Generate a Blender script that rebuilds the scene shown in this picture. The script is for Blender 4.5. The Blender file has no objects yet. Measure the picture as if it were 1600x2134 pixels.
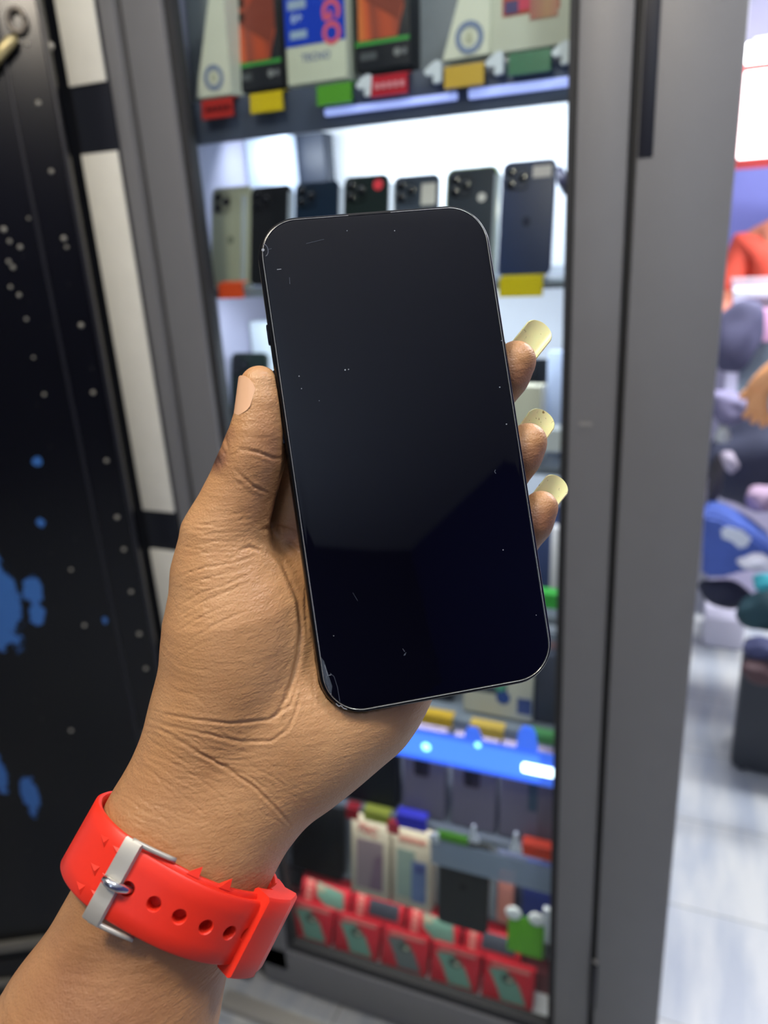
import bpy, bmesh, math, random
import numpy as np
from mathutils import Vector, Matrix
random.seed(7)
SC = bpy.context.scene
COL = SC.collection
rad = math.radians

# ------------------------------------------------------------------ camera frame
F_PX, CX, CY, CAM_H = 1600.0, 800.0, 1067.0, 1.51
B = np.array([[0.92483, 0.07867, -0.37216], [0.37615, -0.33472, 0.86399], [-0.0566, -0.93903, -0.33915]])
CAM = np.array([0.0, 0.0, CAM_H])
cd = bpy.data.cameras.new('camera'); cam = bpy.data.objects.new('camera', cd); COL.objects.link(cam)
m = Matrix.Identity(4)
for i in range(3):
    m[i][0] = B[i][0]; m[i][1] = -B[i][1]; m[i][2] = -B[i][2]; m[i][3] = CAM[i]
cam.matrix_world = m
cd.sensor_fit = 'VERTICAL'; cd.sensor_height = 36.0; cd.sensor_width = 27.0
cd.lens = 36.0 * F_PX / 2134.0
cd.clip_start = 0.01; cd.clip_end = 50
cd.dof.use_dof = True; cd.dof.focus_distance = 0.262; cd.dof.aperture_fstop = 8.5
SC.camera = cam

# ------------------------------------------------------------------ light and exposure
SC.view_settings.view_transform = 'Standard'; SC.view_settings.look = 'None'
SC.view_settings.gamma = 1.0; SC.view_settings.use_curve_mapping = False
SC.view_settings.exposure = 0.0
SC.cycles.use_denoising = True
SC.cycles.max_bounces = 8; SC.cycles.transparent_max_bounces = 12
SC.cycles.sample_clamp_indirect = 4.0
world = bpy.data.worlds.new('world'); SC.world = world; world.use_nodes = True
wb = world.node_tree.nodes['Background']; wb.inputs[0].default_value = (0.80, 0.86, 1.0, 1); wb.inputs[1].default_value = 0.30

def area(name, loc, target, sx, sy, power, col):
    l = bpy.data.lights.new(name, 'AREA'); l.shape = 'RECTANGLE'; l.size = sx; l.size_y = sy
    l.energy = power; l.color = col
    o = bpy.data.objects.new(name, l); COL.objects.link(o); o.location = loc
    o.rotation_euler = (Vector(target) - Vector(loc)).to_track_quat('-Z', 'Y').to_euler()
    return o
def globe(name, loc, r, power, col):
    l = bpy.data.lights.new(name, 'POINT'); l.energy = power; l.color = col; l.shadow_soft_size = r
    o = bpy.data.objects.new(name, l); COL.objects.link(o); o.location = loc; return o
globe('ceiling_lamp_warm', (-0.32, -0.12, 2.36), 0.10, 31, (1.0, 0.88, 0.72))
globe('ceiling_lamp_front', (0.42, 0.32, 2.45), 0.12, 24, (0.93, 0.94, 1.0))
globe('corridor_wall_fill', (0.95, 3.4, 2.25), 0.15, 24, (0.88, 0.90, 1.0))  # added fill without a visible fitting, brightens the far wall
area('rear_ceiling_fill', (0.0, -1.9, 1.9), (1.3, -1.4, 2.75), 0.4, 0.4, 19, (0.66, 0.80, 1.0))  # added unseen fill, brightens the ceiling mirrored in the phone screen
area('corridor_lamp', (0.75, 2.6, 2.60), (0.3, 2.6, 0.0), 0.3, 1.6, 120, (0.93, 0.94, 1.0))

# ------------------------------------------------------------------ helpers
def ray(px, py):
    return B @ np.array([(px - CX) / F_PX, (py - CY) / F_PX, 1.0])
def atY(px, py, Y):
    r = ray(px, py); return Vector(r * (Y / r[1]) + CAM)
def atZ(px, py, Z):
    r = ray(px, py); return Vector(r * ((Z - CAM_H) / r[2]) + CAM)
def lin(c):
    c = c / 255.0
    return c / 12.92 if c <= 0.04045 else ((c + 0.055) / 1.055) ** 2.4
def rgb(r, g, b): return (lin(r), lin(g), lin(b), 1.0)

MATS = {}
def mat(name, col, rough=0.5, metal=0.0, emit=None, es=1.0, noise=0.0, scale=20.0, bump=0.0, spec=None, alpha=None, coat=0.0, trans=0.0, sss=0.0):
    if name in MATS: return MATS[name]
    mt = bpy.data.materials.new(name); mt.use_nodes = True; MATS[name] = mt
    nt = mt.node_tree; p = nt.nodes['Principled BSDF']
    p.inputs['Base Color'].default_value = rgb(*col); p.inputs['Roughness'].default_value = rough
    p.inputs['Metallic'].default_value = metal
    if spec is not None: p.inputs['Specular IOR Level'].default_value = spec
    if coat: p.inputs['Coat Weight'].default_value = coat; p.inputs['Coat Roughness'].default_value = 0.1
    if trans: p.inputs['Transmission Weight'].default_value = trans
    if alpha is not None: p.inputs['Alpha'].default_value = alpha
    if sss: p.inputs['Subsurface Weight'].default_value = sss; p.inputs['Subsurface Scale'].default_value = 0.004
    if emit: p.inputs['Emission Color'].default_value = rgb(*emit); p.inputs['Emission Strength'].default_value = es
    tc = nt.nodes.new('ShaderNodeTexCoord')
    nz = nt.nodes.new('ShaderNodeTexNoise'); nz.inputs['Scale'].default_value = scale; nz.inputs['Detail'].default_value = 4
    nt.links.new(tc.outputs['Object'], nz.inputs['Vector'])
    n = max(noise, 0.04)
    mx = nt.nodes.new('ShaderNodeMix'); mx.data_type = 'RGBA'
    c = rgb(*col)
    mx.inputs[6].default_value = tuple([max(0, v * (1 - n)) for v in c[:3]] + [1]); mx.inputs[7].default_value = tuple([min(1, v * (1 + n)) for v in c[:3]] + [1])
    nt.links.new(nz.outputs['Fac'], mx.inputs[0]); nt.links.new(mx.outputs[2], p.inputs['Base Color'])
    if bump:
        bp = nt.nodes.new('ShaderNodeBump'); bp.inputs['Strength'].default_value = bump; bp.inputs['Distance'].default_value = 0.002
        nt.links.new(nz.outputs['Fac'], bp.inputs['Height']); nt.links.new(bp.outputs['Normal'], p.inputs['Normal'])
    return mt

def link_mesh(name, bm, mt, parent=None, smooth=False, auto=None):
    bmesh.ops.recalc_face_normals(bm, faces=bm.faces[:])
    me = bpy.data.meshes.new(name); bm.to_mesh(me); bm.free()
    if mt: me.materials.append(mt)
    if smooth: me.polygons.foreach_set('use_smooth', [True] * len(me.polygons))
    o = bpy.data.objects.new(name, me); COL.objects.link(o)
    if parent: o.parent = parent
    if auto is not None:
        me.polygons.foreach_set('use_smooth', [True] * len(me.polygons))
        bm2 = bmesh.new(); bm2.from_mesh(me)
        for e in bm2.edges:
            if len(e.link_faces) == 2 and e.calc_face_angle(0) > auto: e.smooth = False
        bm2.to_mesh(me); bm2.free()
    return o
def thing(name, label, cat, loc=(0, 0, 0), rot=(0, 0, 0), group=None):
    o = bpy.data.objects.new(name, None); COL.objects.link(o); o.location = loc; o.rotation_euler = rot
    o.empty_display_size = 0.02
    o['label'] = label; o['category'] = cat
    if group: o['group'] = group
    return o
def tag(o, label, cat, group=None):
    o['label'] = label; o['category'] = cat
    if group: o['group'] = group
    return o
def struct(o): o['kind'] = 'structure'; return o

def bx(bm, x0, x1, y0, y1, z0, z1, bev=0.0):
    r = bmesh.ops.create_cube(bm, size=1.0)
    vs = r['verts']
    for v in vs:
        v.co = Vector(((x0 + x1) / 2 + v.co.x * (x1 - x0), (y0 + y1) / 2 + v.co.y * (y1 - y0), (z0 + z1) / 2 + v.co.z * (z1 - z0)))
    if bev:
        es = set()
        for v in vs:
            for e in v.link_edges: es.add(e)
        bmesh.ops.bevel(bm, geom=list(es), offset=bev, segments=2, affect='EDGES', profile=0.6)
    return bm
def box(name, x0, x1, y0, y1, z0, z1, mt, parent=None, bev=0.0):
    bm = bmesh.new(); bx(bm, x0, x1, y0, y1, z0, z1, bev)
    return link_mesh(name, bm, mt, parent, auto=rad(35) if bev else None)
def rrect(w, h, r, n=8):
    pts = []
    for cx, cy, a0 in ((w / 2 - r, h / 2 - r, 0), (-w / 2 + r, h / 2 - r, 90), (-w / 2 + r, -h / 2 + r, 180), (w / 2 - r, -h / 2 + r, 270)):
        for i in range(n + 1):
            a = rad(a0 + 90.0 * i / n); pts.append((cx + r * math.cos(a), cy + r * math.sin(a)))
    return pts
def ringstack(bm, w, h, r, prof, n=8, ox=0, oy=0, cap=(True, True)):
    """rounded slab: prof = [(inset, y)], outline in x/z, thickness in y"""
    rings = []
    for ins, y in prof:
        rr = max(r - ins, 0.0003)
        rings.append([bm.verts.new((ox + x, y, oy + z)) for x, z in rrect(w - 2 * ins, h - 2 * ins, rr, n)])
    for a, b in zip(rings, rings[1:]):
        k = len(a)
        for i in range(k): bm.faces.new((a[i], a[(i + 1) % k], b[(i + 1) % k], b[i]))
    if cap[0]: bm.faces.new(rings[0])
    if cap[1]: bm.faces.new(rings[-1][::-1])
def slab(name, w, h, t, r, mt, parent=None, ox=0, oz=0, y0=0, bev=0.0008, n=8):
    bm = bmesh.new(); ringstack(bm, w, h, r, [(bev, y0), (0, y0 + bev), (0, y0 + t - bev), (bev, y0 + t)], n, ox, oz)
    return link_mesh(name, bm, mt, parent, auto=rad(30))
def lathe(bm, prof, n=20, M=Matrix.Identity(4)):
    rings = []
    for r, z in prof:
        rings.append([bm.verts.new(M @ Vector((r * math.cos(2 * math.pi * i / n), r * math.sin(2 * math.pi * i / n), z))) for i in range(n)])
    for a, b in zip(rings, rings[1:]):
        for i in range(n): bm.faces.new((a[i], a[(i + 1) % n], b[(i + 1) % n], b[i]))
    bm.faces.new(rings[0][::-1]); bm.faces.new(rings[-1])
def tube(bm, pts, r, n=8):
    pts = [Vector(p) for p in pts]; rings = []
    rs = r if isinstance(r, (list, tuple)) else [r] * len(pts)
    for i, p in enumerate(pts):
        t = (pts[min(i + 1, len(pts) - 1)] - pts[max(i - 1, 0)]).normalized()
        a = t.orthogonal().normalized() if i == 0 else (rings_dir - t * rings_dir.dot(t)).normalized()
        rings_dir = a; b = t.cross(a)
        rings.append([bm.verts.new(p + (a * math.cos(2 * math.pi * k / n) + b * math.sin(2 * math.pi * k / n)) * rs[i]) for k in range(n)])
    for a, b in zip(rings, rings[1:]):
        for k in range(n): bm.faces.new((a[k], a[(k + 1) % n], b[(k + 1) % n], b[k]))
    bm.faces.new(rings[0][::-1]); bm.faces.new(rings[-1])
def poly_prism(bm, pts, y0, y1):
    a = [bm.verts.new((x, y0, z)) for x, z in pts]; b = [bm.verts.new((x, y1, z)) for x, z in pts]; k = len(a)
    for i in range(k): bm.faces.new((a[i], a[(i + 1) % k], b[(i + 1) % k], b[i]))
    bm.faces.new(a); bm.faces.new(b[::-1])
def flat(name, pts, y0, mt, parent, t=0.0004):
    bm = bmesh.new(); poly_prism(bm, pts, y0 - t, y0); return link_mesh(name, bm, mt, parent)
def text(name, body, size, mt, parent, loc, rot_deg=0, ext=0.0002, bold=0.0):
    c = bpy.data.curves.new(name, 'FONT'); c.body = body; c.size = size; c.extrude = ext; c.offset = bold
    c.align_x = 'CENTER'; c.align_y = 'CENTER'; c.resolution_u = 3
    t = bpy.data.objects.new(name, c); COL.objects.link(t)
    dg = bpy.context.evaluated_depsgraph_get(); dg.update()
    me = bpy.data.meshes.new_from_object(t.evaluated_get(dg))
    bpy.data.objects.remove(t); me.materials.clear(); me.materials.append(mt)
    o = bpy.data.objects.new(name, me); COL.objects.link(o); o.parent = parent
    o.matrix_local = Matrix.Translation(loc) @ Matrix.Rotation(rad(rot_deg), 4, 'Y') @ Matrix.Rotation(rad(90), 4, 'X')
    return o

# ------------------------------------------------------------------ materials
M_FRAME = mat('grey_aluminium', (118, 118, 118), 0.42, 0.0, noise=0.03, spec=0.6)
M_FRAME_D = mat('grey_rubber_groove', (44, 45, 46), 0.7)
M_BLACK = mat('black_slot', (20, 21, 30), 0.4)
M_SHELF = mat('shelf_glass_grey', (120, 128, 138), 0.15, 0.0, spec=0.8)
M_SHELF_D = mat('dark_shelf', (74, 82, 100), 0.3)
M_WHITE = mat('white_laminate', (225, 230, 236), 0.5)
M_ACRYL = mat('clear_acrylic', (205, 215, 225), 0.12, spec=0.9, alpha=0.45)
M_WPLAS = mat('white_plastic', (225, 232, 240), 0.25, spec=0.8)
M_CARD = mat('white_card', (222, 224, 206), 0.5)
def flatm(r, g, b, rough=0.45, **k):
    k.setdefault('spec', 0.22)
    return mat('colour_%d_%d_%d' % (r, g, b), (r, g, b), rough, **k)

# pane glass: mostly see-through, with real gloss
MG = bpy.data.materials.new('pane_glass'); MG.use_nodes = True; nt = MG.node_tree; nt.nodes.clear()
out = nt.nodes.new('ShaderNodeOutputMaterial'); mix = nt.nodes.new('ShaderNodeMixShader'); tr = nt.nodes.new('ShaderNodeBsdfTransparent')
tr.inputs[0].default_value = (0.94, 0.97, 0.96, 1); gl = nt.nodes.new('ShaderNodeBsdfGlossy'); gl.inputs['Roughness'].default_value = 0.03
fr = nt.nodes.new('ShaderNodeFresnel'); fr.inputs[0].default_value = 1.27
geo_ = nt.nodes.new('ShaderNodeNewGeometry'); sb_ = nt.nodes.new('ShaderNodeMath'); sb_.operation = 'SUBTRACT'; sb_.use_clamp = True
nt.links.new(fr.outputs[0], sb_.inputs[0]); nt.links.new(geo_.outputs['Backfacing'], sb_.inputs[1]); nt.links.new(sb_.outputs[0], mix.inputs[0]); nt.links.new(tr.outputs[0], mix.inputs[1]); nt.links.new(gl.outputs[0], mix.inputs[2]); nt.links.new(mix.outputs[0], out.inputs[0])

# ------------------------------------------------------------------ the setting
def floor_material():
    mt = bpy.data.materials.new('pale_stone_look_tile'); mt.use_nodes = True; nt = mt.node_tree; p = nt.nodes['Principled BSDF']
    tc = nt.nodes.new('ShaderNodeTexCoord')
    br = nt.nodes.new('ShaderNodeTexBrick'); br.inputs['Scale'].default_value = 1.0
    br.inputs['Brick Width'].default_value = 0.60; br.inputs['Row Height'].default_value = 0.30; br.inputs['Mortar Size'].default_value = 0.002
    br.inputs['Color1'].default_value = rgb(206, 208, 206); br.inputs['Color2'].default_value = rgb(190, 195, 200); br.inputs['Mortar'].default_value = rgb(150, 150, 148)
    nt.links.new(tc.outputs['Object'], br.inputs['Vector'])
    mp = nt.nodes.new('ShaderNodeMapping'); mp.inputs['Scale'].default_value = (5, 0.9, 1); nt.links.new(tc.outputs['Object'], mp.inputs['Vector'])
    nz = nt.nodes.new('ShaderNodeTexNoise'); nz.inputs['Scale'].default_value = 3.2; nz.inputs['Detail'].default_value = 6; nt.links.new(mp.outputs[0], nz.inputs['Vector'])
    cr = nt.nodes.new('ShaderNodeValToRGB'); cr.color_ramp.elements[0].position = 0.38; cr.color_ramp.elements[0].color = rgb(190, 196, 204)
    cr.color_ramp.elements[1].position = 0.62; cr.color_ramp.elements[1].color = rgb(236, 234, 226); nt.links.new(nz.outputs['Fac'], cr.inputs[0])
    mx = nt.nodes.new('ShaderNodeMix'); mx.data_type = 'RGBA'; mx.blend_type = 'MULTIPLY'; mx.inputs[0].default_value = 0.85
    nt.links.new(br.outputs['Color'], mx.inputs[6]); nt.links.new(cr.outputs[0], mx.inputs[7]); nt.links.new(mx.outputs[2], p.inputs['Base Color'])
    p.inputs['Roughness'].default_value = 0.35
    return mt
struct(box('floor', -2.6, 2.6, -2.6, 4.6, -0.05, 0, floor_material()))
struct(box('ceiling', -2.6, 2.6, -2.6, 4.6, 2.75, 2.8, mat('ceiling_paint', (205, 208, 214), 0.8)))
struct(box('wall_back', -2.6, 2.6, 4.5, 4.6, 0, 2.75, mat('lilac_wall_paint', (206, 204, 226), 0.7)))
struct(box('wall_front', -2.6, 2.6, -2.6, -2.5, 0, 2.75, mat('dark_shop_wall', (44, 46, 92), 0.7)))
struct(box('wall_right', 2.5, 2.6, -2.5, 4.5, 0, 2.75, mat('side_wall_paint', (40, 42, 120), 0.7)))
# left wall end beside the cabinet, black with painted cream bands
wl = struct(box('wall_left', -1.6, -0.876, 1.0, 1.4, 0, 2.75, mat('black_wall', (14, 15, 22), 0.5)))
tp = struct(box('trim_1', -0.878, -0.812, 0.992, 1.4, 0, 2.75, mat('black_painted_trim', (20, 23, 32), 0.5), bev=0.002))
M_BAND = mat('cream_painted_band', (240, 238, 222), 0.6, noise=0.06, scale=30)
for k, (ya, yb, xx) in enumerate(((-260, 169, 220), (307, 1062, 300), (1152, 1345, 385))):
    za = atY(xx, ya, 0.99).z; zb = atY(xx, yb, 0.99).z
    box('cream_band', -0.8775, -0.8125, 0.988, 0.993, zb, za, M_BAND, tp, bev=0.001)
struct(box('trim_2', -0.84, -0.06, 0.915, 0.952, 0, 0.016, mat('pale_track_metal', (176, 172, 160), 0.35, 0.3), bev=0.003))

# ------------------------------------------------------------------ display cabinet
Y0 = 1.0
ZT = 2.3
cab = thing('display_cabinet', 'tall grey aluminium framed glass display cabinet full of boxed phones', 'display cabinet', (-0.40, 1.2, 0))
def cpart(name, x0, x1, y0, y1, z0, z1, mt, bev=0.0):
    o = box(name, x0 + 0.40, x1 + 0.40, y0 - 1.2, y1 - 1.2, z0, z1, mt, cab, bev); return o
cpart('stile', -0.811, -0.786, Y0 - 0.004, 1.42, 0.06, ZT, M_FRAME, 0.003)          # outer strip
cpart('gasket', -0.786, -0.776, Y0 + 0.012, 1.40, 0.06, ZT, M_FRAME_D)
cpart('stile', -0.776, -0.712, Y0, Y0 + 0.03, 0.06, ZT, M_FRAME, 0.003)
cpart('stile', -0.714, -0.700, Y0 + 0.008, Y0 + 0.03, 0.12, ZT, M_FRAME_D, 0.002)
cpart('stile', -0.172, -0.158, Y0 + 0.008, Y0 + 0.03, 0.12, ZT, M_FRAME_D, 0.002)
cpart('stile', -0.160, -0.101, Y0, Y0 + 0.03, 0.02, ZT, M_FRAME, 0.003)
cpart('stile', -0.101, -0.091, Y0 + 0.010, Y0 + 0.03, 0.02, ZT, M_FRAME_D)
cpart('side_post', -0.091, 0.013, Y0 - 0.012, Y0 + 0.10, 0.0, ZT, M_FRAME, 0.004)
cpart('bottom_rail', -0.776, -0.160, Y0, Y0 + 0.03, 0.018, 0.118, M_FRAME, 0.003)
cpart('bottom_rail', -0.776, -0.160, Y0 + 0.006, Y0 + 0.028, 0.118, 0.136, M_FRAME_D, 0.002)
cpart('plinth', -0.80, -0.091, Y0 + 0.02, 1.42, 0.0, 0.02, M_FRAME_D)
cpart('top_panel', -0.811, 0.013, Y0 + 0.0, 1.42, ZT, ZT + 0.03, M_FRAME)
cpart('back_panel', -0.80, 0.013, 1.40, 1.42, 0.02, ZT, M_WHITE)
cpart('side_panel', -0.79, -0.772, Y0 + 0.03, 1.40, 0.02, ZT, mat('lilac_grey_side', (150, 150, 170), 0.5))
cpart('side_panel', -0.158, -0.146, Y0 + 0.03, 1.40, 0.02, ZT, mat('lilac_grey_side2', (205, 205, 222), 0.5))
cpart('deck', -0.772, -0.158, Y0 + 0.03, 1.40, 0.10, 0.115, M_WHITE)
cpart('glass_pane', -0.704, -0.168, Y0 + 0.016, Y0 + 0.021, 0.125, ZT, MG)
# lock slots and rail screw on the right posts
cpart('finger_slot', -0.089, -0.073, Y0 - 0.0135, Y0 - 0.011, 1.575, 1.90, M_BLACK, 0.0008)
cpart('finger_slot', -0.096, -0.088, Y0 - 0.0155, Y0 - 0.011, 0.245, 0.345, M_BLACK, 0.0008)
bm = bmesh.new(); lathe(bm, [(0.0045, 0), (0.004, 0.002), (0.001, 0.003)], 16, Matrix.Translation((-0.092 + 0.4, Y0 - 0.012 - 1.2, 0.352)) @ Matrix.Rotation(rad(90), 4, 'X'))
link_mesh('screw', bm, mat('screw_metal', (180, 176, 165), 0.3, 0.8), cab, True)
cpart('scuff_mark', -0.146, -0.130, Y0 - 0.0012, Y0 + 0.001, 1.262, 1.266, mat('scuff', (150, 148, 142), 0.6))
SH = [1.705, 1.443, 1.185, 0.945, 0.728, 0.488, 0.245]
for k, z in enumerate(SH[:6]):
    s = cpart('shelf', -0.772, -0.158, Y0 + 0.055, 1.40, z - 0.012, z, M_SHELF, 0.0015)
cpart('shelf', -0.772, -0.158, Y0 + 0.11, 1.40, SH[6] - 0.010, SH[6], M_SHELF, 0.0015)
cpart('shelf_fascia', -0.771, -0.159, 1.047, 1.053, SH[0] - 0.057, SH[0] - 0.001, M_SHELF_D, 0.0015)
# LED strips under the shelves
M_LED = mat('led_white', (255, 255, 255), 0.4, emit=(225, 235, 255), es=5.0)
M_LEDB = mat('led_dim_blue', (160, 170, 240), 0.4, emit=(165, 180, 250), es=0.9)
def led(x0, x1, y, z, h, mt, label, where, d=0.010):
    o = box('led_strip', x0, x1, y, y + 0.007, z - h, z, mt, None, 0.002)
    tag(o, label, 'light strip'); return o
led(-0.30, -0.165, 1.0395, SH[0] - 0.031, 0.011, M_LEDB, 'bluish light strip along the front of the topmost shelf, right end', 0)
led(-0.50, -0.315, 1.0395, SH[0] - 0.032, 0.009, M_LEDB, 'bluish light strip along the front of the topmost shelf, middle', 0)
def bay_light(z, p, col=(0.86, 0.90, 1.0), y=1.10, t=25, dz=0.016):
    l = bpy.data.lights.new('bay_light', 'AREA'); l.shape = 'RECTANGLE'; l.size = 0.52; l.size_y = 0.02; l.energy = p; l.color = col
    o = bpy.data.objects.new('bay_light', l); COL.objects.link(o); o.location = (-0.46, y, z - dz); o.rotation_euler = (rad(t), 0, 0)
bay_light(SH[0], 3.0, y=1.20, t=50, dz=0.036); bay_light(SH[0], 0.25, y=1.07, t=0, dz=0.036); bay_light(SH[1], 2.2); bay_light(SH[2], 1.4); bay_light(SH[3], 0.8); bay_light(SH[4], 0.8, (0.9, 0.85, 1)); bay_light(SH[5], 1.0, (1, .95, .9)); bay_light(SH[6], 0.10, (1, .93, .88), y=1.085, t=-10)
bay_light(ZT, 0.7)

# ---- goods
FONTW = mat('print_white', (235, 238, 240), 0.4)
def stand_phone(px, py, Y, label, col, w=0.0715, h=0.1495, lean=14, yaw=0, cams='square', case=None, sticker=None, logo=True, group=None, roll=0, cat='phone', shelf=None):
    p = atY(px, py, Y)
    if shelf is not None: p.z = shelf
    p.x = min(max(p.x, -0.764 + w / 2), -0.166 - w / 2); col = tuple(int(c * (0.92 if c > 130 else 0.66)) for c in col)
    g = thing('display_phone', label, cat, p, (rad(-lean), rad(roll), rad(yaw)), group)
    body = flatm(*col, rough=0.28)
    slab('phone_body', w, h, 0.008, 0.010, body, g, 0, h / 2, 0, 0.0012)
    dark = mat('lens_black', (12, 13, 18), 0.12)
    bump = slab('camera_bump', 0.031, 0.032, 0.0018, 0.008, flatm(*[int(c * 0.8) for c in col], rough=0.3), g, -w / 2 + 0.021, h - 0.022, -0.0017, 0.0004)
    for dx, dz in ((-0.008, 0.008), (-0.008, -0.008), (0.008, 0)):
        b = bmesh.new(); lathe(b, [(0.0062, 0), (0.0062, 0.0016), (0.0050, 0.002), (0.001, 0.002)], 16, Matrix.Translation((-w / 2 + 0.021 + dx, -0.0016, h - 0.022 + dz)) @ Matrix.Rotation(rad(90), 4, 'X'))
        link_mesh('lens', b, dark, bump, auto=rad(30))
    if case:
        b = bmesh.new(); ringstack(b, w + 0.005, h + 0.005, 0.012, [(0.001, 0.002), (0, 0.003), (0, 0.0095), (0.001, 0.0105)], 8, 0, h / 2)
        link_mesh('case_rim', b, flatm(*case, rough=0.4), g, auto=rad(30))
    if sticker:
        sx, sz, sw, sh_, sc = sticker
        if sh_ is None:
            flat('sticker', [(sx + sw * math.cos(a * math.pi / 12), sz + sw * math.sin(a * math.pi / 12)) for a in range(24)], -0.0002, flatm(*sc), g)
        else: flat('sticker', [(sx - sw / 2, sz - sh_ / 2), (sx + sw / 2, sz - sh_ / 2), (sx + sw / 2, sz + sh_ / 2), (sx - sw / 2, sz + sh_ / 2)], -0.0002, flatm(*sc), g)
    if logo:
        flat('emblem', [(0.0055 * math.cos(a * math.pi / 12), h * 0.47 + 0.0065 * math.sin(a * math.pi / 12)) for a in range(24)], -0.0001, flatm(*[int(c * 0.72) for c in col], rough=0.2), g)
    return g
def tag_clip(px, py, Y, label, col, w=0.045, h=0.018, tilt=25, marks=None, group=None):
    """price tag: a folded strip hooked over a shelf edge"""
    p = atY(px, py, Y)
    g = thing('price_tag', label, 'price tag', p, (0, 0, 0), group)
    b = bmesh.new()
    prof = [(0.016, h * 0.62), (-0.002, h * 0.5), (-0.002 - h * math.sin(rad(tilt)) * 0.3, -h * 0.5), (0.0, -h * 0.52), (0.0, h * 0.44), (0.016, h * 0.56)]
    a = [b.verts.new((-w / 2, y, z)) for y, z in prof]; c = [b.verts.new((w / 2, y, z)) for y, z in prof]
    for i in range(len(a)): j = (i + 1) % len(a); b.faces.new((a[i], a[j], c[j], c[i]))
    b.faces.new(a[::-1]); b.faces.new(c)
    link_mesh('tag_strip', b, flatm(*col, rough=0.35), g)
    if marks:
        for i in range(5):
            x = -w * 0.36 + i * w * 0.17
            flat('tag_marking', [(x, -h * 0.16), (x + w * 0.11, -h * 0.16), (x + w * 0.11, h * 0.12), (x, h * 0.12)], -0.0052, flatm(*marks), g)
    return g
def clip(px, py, Y, label, group=None, s=1.0, kind='hook'):
    p = atY(px, py, Y)
    g = thing('plastic_clip', label, 'clip', p, (0, 0, 0), group)
    b = bmesh.new()
    if kind == 'hook':
        pts = [(-0.014, 0.002), (-0.006, 0.009), (0.004, 0.014), (0.010, 0.012), (0.010, -0.012), (-0.001, -0.013), (-0.002, -0.007), (0.003, -0.002), (-0.010, -0.003)]
    else:
        pts = [(-0.010, -0.012), (0.010, -0.012), (0.008, -0.004), (0.004, 0.0), (0.0035, 0.020), (0.002, 0.023), (-0.002, 0.023), (-0.0035, 0.020), (-0.004, 0.0), (-0.008, -0.004)]
    poly_prism(b, [(x * s, z * s) for x, z in pts], -0.004, 0.004)
    bmesh.ops.bevel(b, geom=b.edges[:], offset=0.0008, segments=2, affect='EDGES')
    link_mesh('clip_body', b, M_WPLAS, g, auto=rad(40))
    return g

# top shelf: cartons ---------------------------------------------------
def carton(px, py, Y, w, h, d, label, col, lean=6, yaw=0, group=None, roll=0, shelf=None, cat='box'):
    p = atY(px, py, Y)
    if shelf is not None: p.z = shelf + 0.001
    p.x = min(max(p.x, -0.768 + w / 2), -0.162 - w / 2); p.z += d * math.sin(rad(lean))
    g = thing('phone_carton', label, cat, p, (rad(-lean), rad(roll), rad(yaw)), group)
    box('carton_body', -w / 2, w / 2, 0, d, 0, h, flatm(*col), g, 0.0012)
    return g
def rect(x0, x1, z0, z1): return [(x0, z0), (x1, z0), (x1, z1), (x0, z1)]
def disc(cx, cz, r, r2=None, n=28): return [(cx + r * math.cos(2 * math.pi * i / n), cz + (r2 or r) * math.sin(2 * math.pi * i / n)) for i in range(n)]
def ringmesh(name, cx, cz, r0, r1, y, mt, parent, n=28):
    b = bmesh.new(); o_ = [b.verts.new((cx + r1 * math.cos(2 * math.pi * i / n), y, cz + r1 * math.sin(2 * math.pi * i / n))) for i in range(n)]
    i_ = [b.verts.new((cx + r0 * math.cos(2 * math.pi * i / n), y, cz + r0 * math.sin(2 * math.pi * i / n))) for i in range(n)]
    for i in range(n): b.faces.new((o_[i], o_[(i + 1) % n], i_[(i + 1) % n], i_[i]))
    return link_mesh(name, b, mt, parent)

def gradient_print(name, stops, scale, off):
    if name in MATS: return MATS[name]
    mt = bpy.data.materials.new(name); mt.use_nodes = True; MATS[name] = mt; nt = mt.node_tree; p = nt.nodes['Principled BSDF']
    tc = nt.nodes.new('ShaderNodeTexCoord'); mp = nt.nodes.new('ShaderNodeMapping'); mp.inputs['Scale'].default_value = scale; mp.inputs['Location'].default_value = off
    gr = nt.nodes.new('ShaderNodeTexWave'); gr.inputs['Scale'].default_value = 1.0; gr.inputs['Distortion'].default_value = 3.0; gr.inputs['Detail'].default_value = 1.0
    cr = nt.nodes.new('ShaderNodeValToRGB')
    cr.color_ramp.elements[0].color = rgb(*stops[0]); cr.color_ramp.elements[1].color = rgb(*stops[-1])
    for i, s in enumerate(stops[1:-1]):
        e = cr.color_ramp.elements.new((i + 1) / (len(stops) - 1)); e.color = rgb(*s)
    nt.links.new(tc.outputs['Object'], mp.inputs[0]); nt.links.new(mp.outputs[0], gr.inputs['Vector']); nt.links.new(gr.outputs['Fac'], cr.inputs[0]); nt.links.new(cr.outputs[0], p.inputs['Base Color'])
    p.inputs['Roughness'].default_value = 0.35
    return mt
M_ORANGE = gradient_print('orange_print', [(205, 120, 60), (200, 85, 45), (130, 60, 48), (180, 75, 45)], (3.4, 1, 2.6), (0.15, 0, 0.1))

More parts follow.
